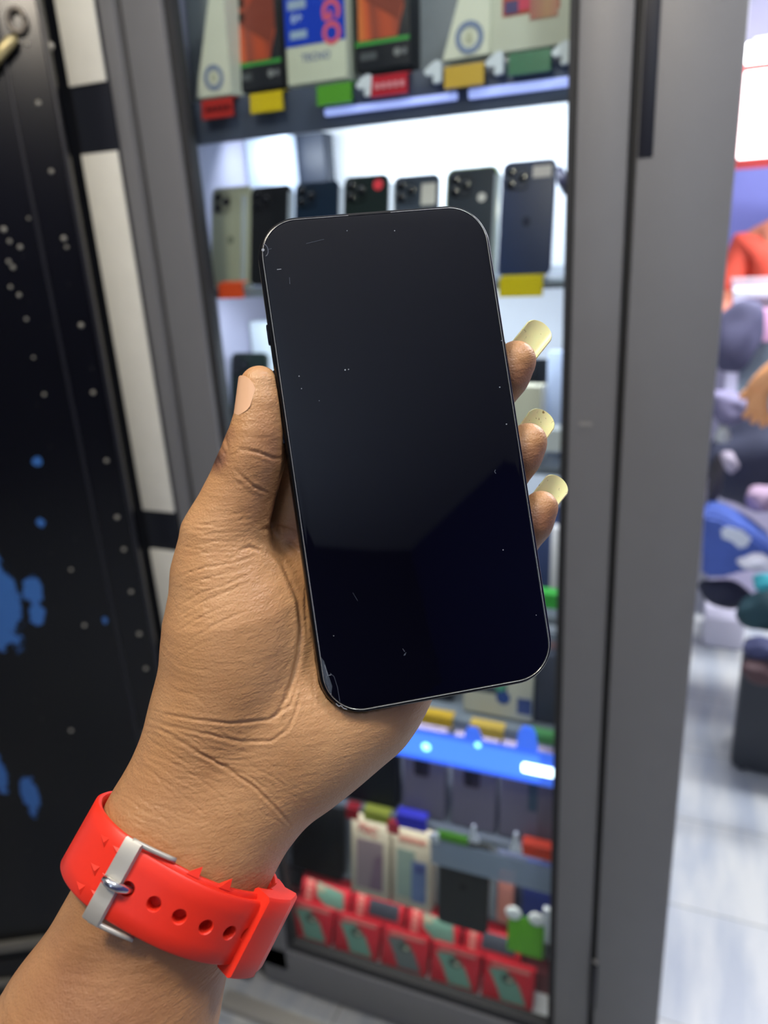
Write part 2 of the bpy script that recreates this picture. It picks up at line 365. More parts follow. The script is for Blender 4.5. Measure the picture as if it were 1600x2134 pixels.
def orange_carton(px, py, label, w):
    g = carton(px, py, 1.10, w, 0.165, 0.045, label, (36, 38, 44), group=None)
    h = 0.165
    pr = flat('printed_phone', [(-w / 2 + 0.006, 0.036), (w * 0.28, 0.036), (w * 0.40, 0.07), (w * 0.40, 0.155), (-w / 2 + 0.02, 0.155), (-w / 2 + 0.010, 0.148), (-w / 2 + 0.006, 0.13)], -0.0003, M_ORANGE, g)
    flat('printed_flap', [(-w * 0.30, 0.085), (w * 0.30, 0.055), (w * 0.40, 0.075), (w * 0.40, 0.155), (w * 0.02, 0.120)], -0.0008, flatm(128, 62, 50), g)
    for z in (0.112, 0.094):
        flat('printed_lens', disc(-w / 2 + 0.020, z, 0.005, 0.0065), -0.0012, flatm(40, 26, 20), g)
    flat('green_stripe', rect(-w / 2 + 0.0003, w / 2 - 0.0003, 0.030, 0.035), -0.0004, flatm(66, 150, 70), g)
    flat('grey_marking', rect(-w / 2 + 0.008, -w / 2 + 0.032, 0.012, 0.021), -0.0004, flatm(78, 82, 86), g)
    flat('grey_marking', disc(w / 2 - 0.018, 0.017, 0.005), -0.0004, flatm(130, 132, 134), g)
    flat('grey_marking', disc(w / 2 - 0.008, 0.017, 0.004), -0.0004, flatm(110, 112, 116), g)
    return g
S1 = SH[0]
orange_carton(538, 192, 'black carton with an orange phone print and green stripe, left of the blue carton', 0.082)
orange_carton(797, 150, 'black carton with an orange phone print and green stripe, right of the blue carton', 0.080)
# blue carton
g = carton(661, 177, 1.085, 0.092, 0.17, 0.045, 'blue and white phone carton with large red-pink lettering, on the top shelf', (206, 210, 190), lean=5)
flat('blue_panel', rect(-0.0458, 0.0458, 0.047, 0.1695), -0.0004, flatm(20, 58, 178), g)
text('printed_letters', 'TECNO', 0.013, flatm(120, 128, 160), g, (0.0, -0.0006, 0.031), 0, bold=0.0003)
text('printed_letters', 'K', 0.036, flatm(215, 92, 104), g, (0.024, -0.0008, 0.1125), 90, bold=0.0012)
text('printed_letters', 'GO', 0.036, flatm(215, 92, 104), g, (0.024, -0.0008, 0.070), 90, bold=0.0012)
flat('pale_badge', rect(-0.040, -0.012, 0.092, 0.103), -0.0007, flatm(150, 168, 190), g)
text('printed_letters', '6+', 0.016, flatm(165, 185, 220), g, (-0.027, -0.0008, 0.081), 0, bold=0.0006)
flat('pale_badge', rect(-0.038, -0.012, 0.056, 0.066), -0.0007, flatm(150, 172, 196), g)
# white tapering cartons with a ring emblem
def tapered(pb0, pb1, pt0, pt1, label, ringpx, ringr):
    a, b_, c, d = [atY(*q, 1.07) for q in (pb0, pb1, pt1, pt0)]
    o = Vector(((a.x + b_.x) / 2, 1.07, min(a.z, b_.z)))
    g = thing('tapered_carton', label, 'box', o)
    b = bmesh.new(); poly_prism(b, [(v.x - o.x, v.z - o.z) for v in (a, b_, c, d)], 0, 0.05)
    bmesh.ops.bevel(b, geom=b.edges[:], offset=0.001, segments=2, affect='EDGES')
    link_mesh('carton_body', b, M_CARD, g, auto=rad(40))
    rp = atY(*ringpx, 1.07) - o
    ringmesh('ring_emblem', rp.x, rp.z, ringr * 0.62, ringr, -0.0012, flatm(128, 142, 172), g)
    flat('emblem_centre', disc(rp.x, rp.z, ringr * 0.28, ringr * 0.36), -0.0009, flatm(190, 192, 168), g)
tapered((408, 206), (481, 196), (437, -30), (462, -30), 'narrow cream carton with a blue ring emblem, far left of the top shelf', (446, 162), 0.0165)
tapered((921, 128), (1019, 112), (962, -30), (1024, -30), 'cream carton with a blue ring emblem, beside the red and gold phone carton', (978, 78), 0.0185)
# white carton with red/gold phone
g = carton(1103, 106, 1.075, 0.098, 0.17, 0.05, 'white phone carton printed with a red and gold phone, far right of the top shelf', (206, 208, 192), lean=3)
flat('printed_phone', rect(-0.034, 0.036, 0.038, 0.165), -0.0004, flatm(176, 78, 56), g)
flat('printed_phone', rect(0.000, 0.034, 0.030, 0.160), -0.0008, gradient_print('redgold', [(160, 66, 50), (165, 108, 56), (150, 60, 62)], (3, 1, 1), (0.2, 0, 0)), g)
flat('blue_badge', rect(-0.031, -0.014, 0.040, 0.054), -0.0012, flatm(76, 66, 110), g)
flat('pink_badge', rect(-0.014, 0.000, 0.042, 0.056), -0.0013, flatm(200, 66, 92), g)
flat('pale_stripe', rect(-0.032, -0.002, 0.064, 0.070), -0.0012, flatm(205, 140, 110), g)
# grey cartons filling the gaps behind
carton(380, 200, 1.13, 0.075, 0.20, 0.04, 'grey carton half hidden at the left end of the top shelf', (122, 128, 130), shelf=S1)
carton(905, 130, 1.14, 0.07, 0.20, 0.04, 'grey carton standing between the black and cream cartons', (124, 130, 138), shelf=S1)
carton(1170, 100, 1.19, 0.06, 0.20, 0.04, 'dark grey carton behind the right end of the top shelf', (74, 82, 96), shelf=S1)

# price tags on the top shelf edge
for px, py, col, lab, mk in ((455, 226, (172, 40, 34), 'red price tag under the narrow cream carton', (90, 16, 18)), (557, 213, (206, 180, 30), 'yellow price tag under the orange-print carton on the left', None),
                         (698, 196, (84, 152, 48), 'green price tag under the blue carton', None), (812, 177, (178, 34, 50), 'red price tag with pale marks, right of the green one', (226, 150, 160)),
                         (968, 158, (196, 160, 60), 'mustard price tag under the carton with the blue ring', None), (1104, 130, (46, 104, 76), 'dark green price tag under the red and gold phone carton', None)):
    tag_clip(px, py, 1.030, lab, col, w=0.050, h=0.024, marks=mk)
for px, py, lab in ((762, 180, 'white hook clip between the green and red tags'), (905, 152, 'white hook clip beside the mustard tag'), (1033, 134, 'white hook clip between the mustard and dark green tags'), (1172, 112, 'white hook clip at the right end of the top shelf')):
    clip(px, py, 1.030, lab, s=0.95)

# second shelf: seven phones ------------------------------------------------
S2 = SH[1]
stand_phone(479, 590, 1.10, 'pale cream phone standing at the left end of the second shelf', (168, 170, 146), shelf=S2 + 0.0035, w=0.0735, h=0.152, case=(188, 190, 180))
stand_phone(560, 590, 1.10, 'charcoal phone beside the pale cream one', (38, 40, 44), shelf=S2 + 0.0035, w=0.072)
stand_phone(655, 590, 1.10, 'dark teal-blue phone, third from the left on the second shelf', (30, 52, 76), shelf=S2 + 0.0035, w=0.074)
stand_phone(756, 590, 1.10, 'dark green phone with a round red sticker', (34, 50, 48), shelf=S2 + 0.0035, h=0.152, sticker=(0.020, 0.137, 0.0075, None, (222, 56, 66)))
stand_phone(859, 590, 1.10, 'steel grey phone with a large pale sticker', (86, 98, 114), shelf=S2 + 0.0035, w=0.070, h=0.146, sticker=(0.020, 0.118, 0.022, 0.030, (190, 186, 176)))
stand_phone(973, 590, 1.10, 'dark grey phone with a small pale patch, second from the right', (60, 70, 84), shelf=S2 + 0.0035, h=0.148, sticker=(0.016, 0.108, 0.006, None, (196, 192, 186)), case=(150, 170, 120), cams='none')
stand_phone(1090, 578, 1.10, 'navy phone with a small white sticker above the yellow tag', (40, 64, 118), shelf=S2 + 0.0035, w=0.073, h=0.152, sticker=(0.018, 0.136, 0.025, 0.015, (198, 190, 184)))
tag_clip(482, 606, 1.052, 'orange-red price tag under the pale cream phone', (222, 78, 34), w=0.044, h=0.022)
tag_clip(1086, 598, 1.052, 'yellow price tag under the navy phone', (204, 184, 24), w=0.058, h=0.024)
for i, (a, b_) in enumerate(((507, 'between the pale cream and charcoal phones'), (603, 'between the charcoal and teal-blue phones'), (708, 'left of the phone with the round red sticker'), (812, 'right of the phone with the round red sticker'), (1027, 'left of the navy phone'))):
    p = atY(a, 590, 1.10); p.z = S2 + 0.001
    g = thing('acrylic_divider', 'clear acrylic divider standing ' + b_, 'divider', p, (rad(-14), 0, 0))
    box('divider_plate', -0.0042, 0.0042, -0.004, 0.030, 0.002, 0.140, M_ACRYL, g, 0.001)
carton(463, 400, 1.27, 0.085, atY(463, 297, 1.27).z - SH[1], 0.03, 'pale blue carton behind the pale cream phone', (176, 188, 206), shelf=S2, lean=0)
carton(556, 400, 1.355, 0.085, min(0.236, atY(548, 262, 1.355).z - SH[1]), 0.03, 'mottled mauve-grey carton behind the charcoal phone', (150, 146, 160), shelf=S2, lean=0)
carton(642, 400, 1.30, 0.072, min(0.236, atY(642, 276, 1.30).z - SH[1]), 0.04, 'tall black carton behind the teal-blue phone', (26, 32, 44), shelf=S2, lean=0)
# dark lamp arm at right
g = thing('cable', 'dark bent cable hanging at the right end of the second shelf', 'cable', atY(1178, 380, 1.25))
b = bmesh.new(); o = atY(1178, 380, 1.25)
tube(b, [atY(1165, 352, 1.25) - o, atY(1172, 375, 1.24) - o, atY(1186, 392, 1.25) - o, atY(1200, 400, 1.27) - o], [0.006, 0.009, 0.012, 0.009], 10)
link_mesh('cable_run', b, mat('dark_cable', (40, 38, 58), 0.5), g, True)
# lower back items of bay 3 & others ------------------------------------------------
carton(560, 700, 1.22, 0.24, 0.19, 0.03, 'wide pale blue-white carton on the third shelf behind the thumb', (212, 224, 232), shelf=SH[2], lean=0)
def misc_row(spec, Y, shelf):
    for px, w, h, col, kind, lab in spec:
        if kind == 'p': stand_phone(px, 900, Y, lab, col, w=w, h=h, shelf=shelf + 0.004, logo=False)
        else: carton(px, 900, Y, w, h, 0.04, lab, col, shelf=shelf, lean=4)
misc_row([(495, 0.072, 0.148, (26, 42, 38), 'p', 'dark green phone on the third shelf beside the left frame'),
          (1098, 0.060, 0.140, (30, 34, 42), 'p', 'black phone on the third shelf behind the middle fingertip'),
          (1160, 0.034, 0.150, (172, 186, 214), 'c', 'light blue carton at the right end of the third shelf')], 1.11, SH[2])
misc_row([(1088, 0.050, 0.110, (206, 204, 184), 'c', 'cream carton on the third shelf behind the ring fingertip'),], 1.058, SH[2])
tag_clip(1160, 918, 1.052, 'white price tag at the right end of the third shelf', (214, 220, 222), w=0.036, h=0.030)
misc_row([(1128, 0.070, 0.150, (70, 84, 128), 'p', 'blue-grey phone on the fourth shelf behind the little fingertip'),
          (1172, 0.030, 0.120, (200, 196, 196), 'c', 'white carton at the right end of the fourth shelf')], 1.11, SH[3])
tag_clip(1146, 1252, 1.052, 'bright green price tag right of the held phone', (70, 178, 76), w=0.050, h=0.022)
misc_row([(1150, 0.060, 0.090, (132, 96, 92), 'c', 'brownish carton under the bright green tag')], 1.16, SH[4])
stand_phone(905, 1480, 1.10, 'dark phone above the left mustard tag, half hidden by the held phone', (52, 60, 72), shelf=SH[4] + 0.002, cams=None)
g = carton(1035, 1500, 1.08, 0.118, 0.165, 0.03, 'cream carton printed with a dark phone and a blue emblem, just below the held phone', (208, 206, 188), shelf=SH[4], lean=8)
flat('printed_phone', rect(-0.045, 0.016, 0.040, 0.150), -0.0004, flatm(66, 74, 84), g)
flat('blue_emblem', disc(0.010, 0.036, 0.012, 0.012), -0.0009, flatm(52, 78, 140), g)
flat('green_emblem', disc(0.004, 0.062, 0.011, 0.016), -0.0009, flatm(90, 160, 130), g)
flat('blue_patch', rect(0.034, 0.058, 0.012, 0.040), -0.0004, flatm(72, 88, 140), g)
carton(1150, 1500, 1.09, 0.058, 0.12, 0.03, 'dark slate carton at the right end of the fifth shelf', (66, 70, 82), shelf=SH[4])
tag_clip(908, 1500, 1.052, 'mustard price tag nearest the palm, above the blue-lit ledge', (206, 166, 52), w=0.060, h=0.018)
tag_clip(1014, 1524, 1.052, 'mustard price tag in the middle of the blue-lit ledge', (206, 172, 80), w=0.058, h=0.018)
tag_clip(1135, 1540, 1.052, 'green price tag at the right end of the blue-lit ledge', (86, 150, 92), w=0.060, h=0.014)

# blue LED ledge ---------------------------------------------------------------
zt = atY(1000, 1555, 1.05).z
g = thing('light_ledge', 'glowing blue light ledge below the cream carton, brightest at its right end', 'light', (-0.43, 1.046, zt))
M_BLUEL = mat('blue_diffuser', (40, 80, 200), 0.35, emit=(70, 120, 252), es=0.78)
b = bmesh.new(); bx(b, -0.34, 0.262, 0, 0.006, -0.052, 0.012, 0.003)
link_mesh('diffuser', b, M_BLUEL, g, auto=rad(30))
for xp in (985, 1098):
    q = atY(xp, 1530, 1.046) - Vector((-0.43, 1.046, zt))
    b = bmesh.new(); poly_prism(b, [(q.x - 0.018, q.z - 0.03), (q.x + 0.018, q.z - 0.03), (q.x + 0.014, q.z + 0.0), (q.x + 0.008, q.z + 0.012), (q.x - 0.008, q.z + 0.012), (q.x - 0.014, q.z)], -0.001, 0.005)
    link_mesh('diffuser_lug', b, M_BLUEL, g)
M_HOT = mat('led_hot', (200, 240, 255), 0.4, emit=(130, 225, 255), es=2.2)
for px, py, r in ((887, 1558, 0.008), (995, 1553, 0.006)):
    q = atY(px, py, 1.044) - Vector((-0.43, 1.046, zt)); b = bmesh.new(); lathe(b, [(r, 0), (r * 0.8, 0.002), (0.001, 0.003)], 18, Matrix.Translation((q.x, 0, q.z)) @ Matrix.Rotation(rad(90), 4, 'X')); link_mesh('led', b, M_HOT, g, True)
q = atY(1126, 1606, 1.044) - Vector((-0.43, 1.046, zt)); b = bmesh.new(); bx(b, q.x - 0.030, q.x + 0.030, -0.004, 0, q.z - 0.008, q.z + 0.008, 0.0035); link_mesh('led', b, mat('led_hot2', (255, 255, 255), 0.4, emit=(225, 250, 255), es=4.0), g, auto=rad(40))
l = bpy.data.lights.new('ledge_glow', 'AREA'); l.shape = 'RECTANGLE'; l.size = 0.5; l.size_y = 0.05; l.energy = 0.28; l.color = (0.25, 0.45, 1.0)
o = bpy.data.objects.new('ledge_glow', l); COL.objects.link(o); o.location = (-0.45, 1.043, zt - 0.02); o.rotation_euler = (rad(90), 0, 0)

# purple-grey phones under it (standing on shelf 6 top = SH[5])
for px, lab in ((883, 'mauve-grey phone carton with square lens block, nearest the palm'), (985, 'mauve-grey phone carton with square lens block, middle of its row'), (1085, 'mauve-grey phone carton with a blue side emblem, third of its row')):
    g = carton(px, 1730, 1.070, 0.081, 0.175, 0.02, lab, (122, 116, 134), shelf=SH[5], lean=9)
    if px < 1050:
        sb = slab('lens_block', 0.030, 0.034, 0.003, 0.006, flatm(62, 54, 72), g, -0.004, 0.098, -0.0025)
        for dz in (-0.007, 0.007):
            b = bmesh.new(); lathe(b, [(0.005, 0), (0.004, 0.001)], 14, Matrix.Translation((-0.008, -0.0025, 0.098 + dz)) @ Matrix.Rotation(rad(90), 4, 'X')); link_mesh('lens', b, mat('lens_black', (12, 13, 18), 0.12), sb)
    else:
        flat('side_emblem', rect(0.010, 0.026, 0.060, 0.115), -0.0005, flatm(70, 88, 104), g)
carton(1145, 1760, 1.070, 0.046, 0.175, 0.02, 'mauve-grey phone carton at the right end of its row', (108, 100, 112), shelf=SH[5], lean=8)
carton(770, 1690, 1.070, 0.11, 0.17, 0.03, 'black carton with pale mark behind the wrist', (20, 24, 32), shelf=SH[5], lean=8)
tag_clip(785, 1702, 1.052, 'olive-yellow price tag above the left red-print carton', (150, 158, 62), w=0.052, h=0.020)
tag_clip(858, 1713, 1.052, 'royal blue price tag above the right red-print carton', (54, 56, 190), w=0.058, h=0.026)
tag_clip(735, 1694, 1.050, 'small dark red tag left of the olive-yellow tag', (150, 28, 40), w=0.026, h=0.022)
tag_clip(820, 1724, 1.048, 'small red tag between the olive-yellow and royal blue tags', (190, 60, 72), w=0.024, h=0.022)
tag_clip(943, 1745, 1.052, 'lime green price tag above the dark grey phone', (92, 160, 54), w=0.058, h=0.014)
tag_clip(1124, 1775, 1.052, 'orange-red price tag at the right end of the sixth shelf', (206, 66, 44), w=0.060, h=0.022)
clip(905, 1745, 1.046, 'white clip left of the lime green tag', s=0.8)
clip(987, 1742, 1.046, 'white upright clip right of the lime green tag', kind='peg', s=1.0)
clip(1075, 1760, 1.046, 'white upright clip left of the orange-red tag', kind='peg', s=1.15)
b_l = tag(box('acrylic_tray', -0.400, -0.172, 1.050, 1.056, 0.405, 0.462, mat('frosted_acrylic', (150, 165, 185), 0.3, alpha=0.8), None, 0.001), 'frosted clear acrylic strip below the white upright clips', 'tray')

# cartons & phone hanging over lower shelf -----------------------------------------
def red_print_carton(px, py, lab, kind, group=None):
    g = carton(px, py, 1.075, 0.082, 0.185, 0.03, lab, (196, 186, 166), shelf=SH[6], lean=10, cat='box')
    if kind == 0:
        flat('printed_phone', rect(-0.030, 0.028, 0.016, 0.125), -0.0004, flatm(142, 126, 132), g)
        flat('printed_phone', [(-0.002, 0.016), (0.028, 0.016), (0.028, 0.10), (0.010, 0.09)], -0.0008, flatm(122, 100, 116), g)
        text('printed_letters', '70C', 0.026, flatm(190, 110, 104), g, (-0.006, -0.0006, 0.146), 8, bold=0.0008)
    else:
        flat('printed_phone', rect(-0.032, 0.006, 0.020, 0.125), -0.0004, flatm(142, 160, 150), g)
        flat('printed_phone', rect(0.000, 0.030, 0.016, 0.105), -0.0008, flatm(98, 116, 156), g)
        flat('printed_lens', rect(0.006, 0.026, 0.082, 0.100), -0.0012, flatm(78, 86, 136), g)
        flat('red_print', rect(-0.028, 0.028, 0.142, 0.154), -0.0004, flatm(200, 140, 124), g)
    return g
red_print_carton(770, 1860, 'cream carton with red lettering and a mauve phone print, lower left shelf', 0)
red_print_carton(856, 1880, 'cream carton with a pale green and blue phone print, lower shelf', 1)
g = stand_phone(962, 1935, 1.065, 'large dark grey phone standing on the lower shelf right of the cream cartons', (70, 72, 74), w=0.100, h=0.190, lean=10, shelf=SH[6] + 0.002)
carton(655, 1800, 1.09, 0.115, 0.21, 0.03, 'glossy black carton on the lower shelf beside the wrist', (10, 11, 14), shelf=SH[6], lean=10)
carton(1080, 1880, 1.13, 0.090, 0.15, 0.03, 'blue-grey carton behind the pink object on the lower shelf', (92, 100, 128), shelf=SH[6], lean=8)
carton(1050, 1880, 1.10, 0.030, 0.10, 0.02, 'small salmon pink carton beside the dark grey phone', (214, 140, 130), shelf=SH[6] + 0.001, lean=10)
carton(1125, 1890, 1.09, 0.070, 0.14, 0.03, 'royal navy carton above the lime green card', (52, 62, 130), shelf=SH[6], lean=8)
p = atY(1096, 1950, 1.045)
g = thing('price_card', 'large lime green card with two white clips at the lower right', 'price card', p, (rad(-10), 0, rad(0)))
box('card', -0.034, 0.032, 0, 0.002, -0.040, 0.036, flatm(106, 182, 52), g, 0.0005)
for x in (-0.024, 0.018):
    b = bmesh.new(); bmesh.ops.create_uvsphere(b, u_segments=16, v_segments=10, radius=1)
    for v in b.verts: v.co = Vector((v.co.x * 0.015 + x, v.co.y * 0.006 - 0.004, v.co.z * 0.013 + 0.042))
    link_mesh('clip', b, mat('bright_clip', (245, 250, 250), 0.2, spec=1.0), g, True)
p = atY(1142, 1925, 1.05); tag(box('acrylic_pillar', p.x - 0.010, p.x + 0.008, 1.05, 1.06, p.z - 0.05, p.z + 0.03, M_WPLAS, None, 0.002), 'white plastic pillar right of the lime green card', 'support')
# red boxes in two rows on the deck --------------------------------------------------
M_RED = flatm(188, 44, 56, rough=0.3); M_GRN = flatm(104, 142, 128); M_PNK = flatm(206, 130, 122)
def red_box(x, row, lab, flip):
    if row == 0: loc = (x, 1.034, 0.127); lean = 24; w, h = 0.098, 0.072
    else: loc = (x, 1.070, 0.179); lean = 30; w, h = 0.112, 0.066
    g = thing('red_carton', lab, 'box', loc, (rad(-lean), 0, 0))
    box('carton_body', -w / 2, w / 2, 0, 0.020, 0, h, M_RED, g, 0.0012); K = h / 0.092
    def flat(n_, pts, y_, m_, g_): return globals()['flat'](n_, [(x_, z_ * K) for x_, z_ in pts], y_, m_, g_)
    if row == 0:
        flat('printed_phone', [(-0.040, 0.072), (-0.006, 0.078), (0.020, 0.050), (0.038, 0.006), (-0.010, 0.004), (-0.022, 0.036)], -0.0004, M_GRN if flip != 2 else flatm(96, 104, 104), g)
        flat('printed_lens', disc(0.000, 0.058, 0.014, 0.012), -0.0008, flatm(70, 84, 76), g)
        flat('printed_lens', disc(0.004, 0.056, 0.005), -0.0012, flatm(170, 170, 150), g)
        flat('pale_lettering', rect(-0.034, 0.040, 0.0805, 0.088), -0.0004, M_PNK, g)
    else:
        if flip == 1:
            flat('printed_phone', rect(-0.020, 0.046, 0.026, 0.070), -0.0004, flatm(60, 64, 74), g)
        else:
            flat('printed_phone', [(-0.024, 0.074), (0.040, 0.062), (0.046, 0.014), (0.004, 0.012), (-0.020, 0.036)], -0.0004, M_GRN, g)
            flat('printed_lens', disc(-0.012, 0.058, 0.011), -0.0008, flatm(150, 146, 126), g)
        for i in range(4): flat('pale_lettering', rect(-0.045, -0.031, 0.016 + i * 0.016, 0.028 + i * 0.016), -0.0004, M_PNK, g)
cpart('riser', -0.770, -0.160, 1.086, 1.12, 0.1155, 0.166, mat('riser_grey', (120, 60, 66), 0.5))
XS0 = [-0.675, -0.570, -0.465, -0.360, -0.255]
for i, x in enumerate(XS0):
    red_box(x, 0, ['leftmost', 'second from left', 'third from left', 'fourth from left', 'rightmost'][i] + ' of the red cartons in the front row at the cabinet bottom', 2 if i == 2 else 0)
for i, x in enumerate([-0.655, -0.535, -0.415, -0.295]):
    red_box(x, 1, ['red carton with a green phone print, leftmost of the upper bottom row', 'red carton with a dark phone print, below the cream cartons', 'red carton with a green phone print, below the dark grey phone', 'red carton with a dark phone print, below the lime green card'][i], 1 if i in (1, 3) else 0)

# ------------------------------------------------------------------ black steel gate at the left
def gate_material():
    mt = bpy.data.materials.new('chipped_black_gloss_paint'); mt.use_nodes = True; nt = mt.node_tree; p = nt.nodes['Principled BSDF']
    tc = nt.nodes.new('ShaderNodeTexCoord')
    nz = nt.nodes.new('ShaderNodeTexNoise'); nz.inputs['Scale'].default_value = 38; nz.inputs['Detail'].default_value = 10; nz.inputs['Roughness'].default_value = 0.68; nt.links.new(tc.outputs['Object'], nz.inputs['Vector'])
    last = None
    # local coordinates: x along the gate (0 = right edge, negative left), z up
    for (x, z, rx, rz) in ((-0.262, 1.05, 0.026, 0.085), (-0.240, 0.965, 0.030, 0.100), (-0.262, 0.93, 0.024, 0.07), (-0.185, 0.972, 0.018, 0.030), (-0.190, 0.93, 0.014, 0.022), (-0.322, 0.62, 0.014, 0.055), (-0.277, 0.56, 0.018, 0.045), (-0.135, 1.20, 0.008, 0.008), (-0.150, 1.095, 0.008, 0.01), (-0.08, 0.905, 0.006, 0.009)):
        s = nt.nodes.new('ShaderNodeMapping'); s.inputs['Location'].default_value = (-x / rx, 0, -z / rz); s.inputs['Scale'].default_value = (1 / rx, 0, 1 / rz)
        nt.links.new(tc.outputs['Object'], s.inputs['Vector'])
        ln = nt.nodes.new('ShaderNodeVectorMath'); ln.operation = 'LENGTH'; nt.links.new(s.outputs[0], ln.inputs[0])
        if last is None: last = ln.outputs['Value']
        else:
            mn = nt.nodes.new('ShaderNodeMath'); mn.operation = 'MINIMUM'; nt.links.new(last, mn.inputs[0]); nt.links.new(ln.outputs['Value'], mn.inputs[1]); last = mn.outputs[0]
    ad = nt.nodes.new('ShaderNodeMath'); ad.operation = 'MULTIPLY_ADD'; ad.inputs[1].default_value = 2.2; nt.links.new(nz.outputs['Fac'], ad.inputs[0]); nt.links.new(last, ad.inputs[2])
    cr = nt.nodes.new('ShaderNodeValToRGB'); cr.color_ramp.elements[0].position = 0.0; cr.color_ramp.elements[0].color = (1, 1, 1, 1)
    cr.color_ramp.elements[1].position = 1.0; cr.color_ramp.elements[1].color = (0, 0, 0, 1)
    mr = nt.nodes.new('ShaderNodeMapRange'); mr.inputs['From Min'].default_value = 1.95; mr.inputs['From Max'].default_value = 2.05; nt.links.new(ad.outputs[0], mr.inputs['Value']); nt.links.new(mr.outputs[0], cr.inputs[0])
    mx = nt.nodes.new('ShaderNodeMix'); mx.data_type = 'RGBA'; mx.inputs[6].default_value = rgb(11, 12, 15); mx.inputs[7].default_value = rgb(62, 112, 178)
    nt.links.new(cr.outputs[0], mx.inputs[0])
    # fine dust specks
    vz = nt.nodes.new('ShaderNodeTexNoise'); vz.inputs['Scale'].default_value = 160; vz.inputs['Detail'].default_value = 2; nt.links.new(tc.outputs['Object'], vz.inputs['Vector'])
    mr2 = nt.nodes.new('ShaderNodeMapRange'); mr2.inputs['From Min'].default_value = 0.74; mr2.inputs['From Max'].default_value = 0.80; nt.links.new(vz.outputs['Fac'], mr2.inputs['Value'])
    mx2 = nt.nodes.new('ShaderNodeMix'); mx2.data_type = 'RGBA'; mx2.inputs[7].default_value = rgb(150, 148, 140); nt.links.new(mr2.outputs[0], mx2.inputs[0]); nt.links.new(mx.outputs[2], mx2.inputs[6])
    nt.links.new(mx2.outputs[2], p.inputs['Base Color']); p.inputs['Roughness'].default_value = 0.24; p.inputs['Specular IOR Level'].default_value = 0.4
    return mt
GM = gate_material()
GP = atY(140, 300, 0.95); GANG = rad(28.7)
gate = thing('steel_gate', 'black painted steel gate leaf with worn blue patches at the far left', 'gate', (GP.x, GP.y, 0), (0, 0, GANG))
box('gate_panel', -1.0, 0.0, 0.0, 0.012, 0.17, 2.5, GM, gate, 0.001)
box('edge_bar', -0.0065, 0.0, -0.010, 0.0, 0.10, 2.5, mat('gate_edge_black', (34, 35, 40), 0.35), gate, 0.0015)
box('edge_bar', -0.065, -0.060, -0.004, 0.0, 0.17, 2.5, mat('gate_edge_black', (34, 35, 40), 0.35), gate, 0.001)
box('bottom_trim', -1.0, -0.05, -0.012, 0.012, 0.200, 0.218, mat('worn_grey_strip', (112, 108, 96), 0.5, noise=0.2), gate, 0.002)
box('bottom_trim', -1.0, -0.02, -0.004, 0.012, 0.06, 0.17, mat('gate_lower_black', (24, 23, 22), 0.5), gate, 0.001)
box('bottom_trim', -1.0, -0.40, -0.014, -0.004, 0.108, 0.126, mat('worn_grey_strip', (112, 108, 96), 0.5, noise=0.2), gate, 0.003)
def gate_local(px, py):
    r = ray(px, py); d = np.array([math.cos(GANG), math.sin(GANG)]); n = np.array([-d[1], d[0]])
    P0 = np.array([GP.x, GP.y]); t = (n @ P0) / (n @ r[:2]); q = r * t + CAM
    return float(d @ (q[:2] - P0)), float(q[2])
MR = mat('pale_glint_rivet', (172, 168, 154), 0.45, 0.3)  # rivets and chips; their spot highlights are put into the pale colour
for px, py, s in ((80, 215, 1), (107, 357, .9), (133, 497, 1), (139, 515, .7), (169, 678, 1), (194, 818, .9), (222, 960, .9), (244, 1078, 1), (258, 1145, .9), (273, 1233, .9), (290, 1321, 1), (304, 1393, .9), (318, 1475, .9), (302, 1527, .8),
                 (104, 96, 1.4), (57, 92, 1), (8, 478, 1), (20, 503, .8), (42, 515, .9), (18, 545, .8), (27, 557, .9), (40, 615, .8), (22, 598, .7), (55, 665, .7), (60, 455, .6), (92, 822, .7), (148, 1187, .7), (176, 1303, .8), (148, 1522, .8), (70, 745, .6)):
    s_, z = gate_local(px, py)
    b = bmesh.new(); lathe(b, [(0.0040 * s, 0), (0.0034 * s, 0.0015), (0.0018 * s, 0.003), (0.0004, 0.0034)], 12, Matrix.Translation((s_, 0.0, z)) @ Matrix.Rotation(rad(90), 4, 'X'))
    link_mesh('rivet_glint', b, MR, gate, True)
# latch: ring and brass bolt
s_, z = gate_local(38, 45)
b = bmesh.new()
tube(b, [(s_ + 0.011 * math.cos(a), -0.006, z + 0.014 * math.sin(a)) for a in np.linspace(0, 2 * math.pi, 18)], 0.0035, 8)
link_mesh('latch_ring', b, mat('latch_steel', (128, 120, 108), 0.4, 0.6), gate, True)
s2, z2 = gate_local(-25, 155); s3, z3 = gate_local(38, 82)
b = bmesh.new(); tube(b, [(s2, -0.016, z2), (s3 - 0.005, -0.014, z3 - 0.004), (s3, -0.010, z3)], [0.008, 0.0075, 0.004], 12)
link_mesh('latch_bolt', b, mat('brass_bolt', (206, 190, 136), 0.35, 0.4), gate, True)

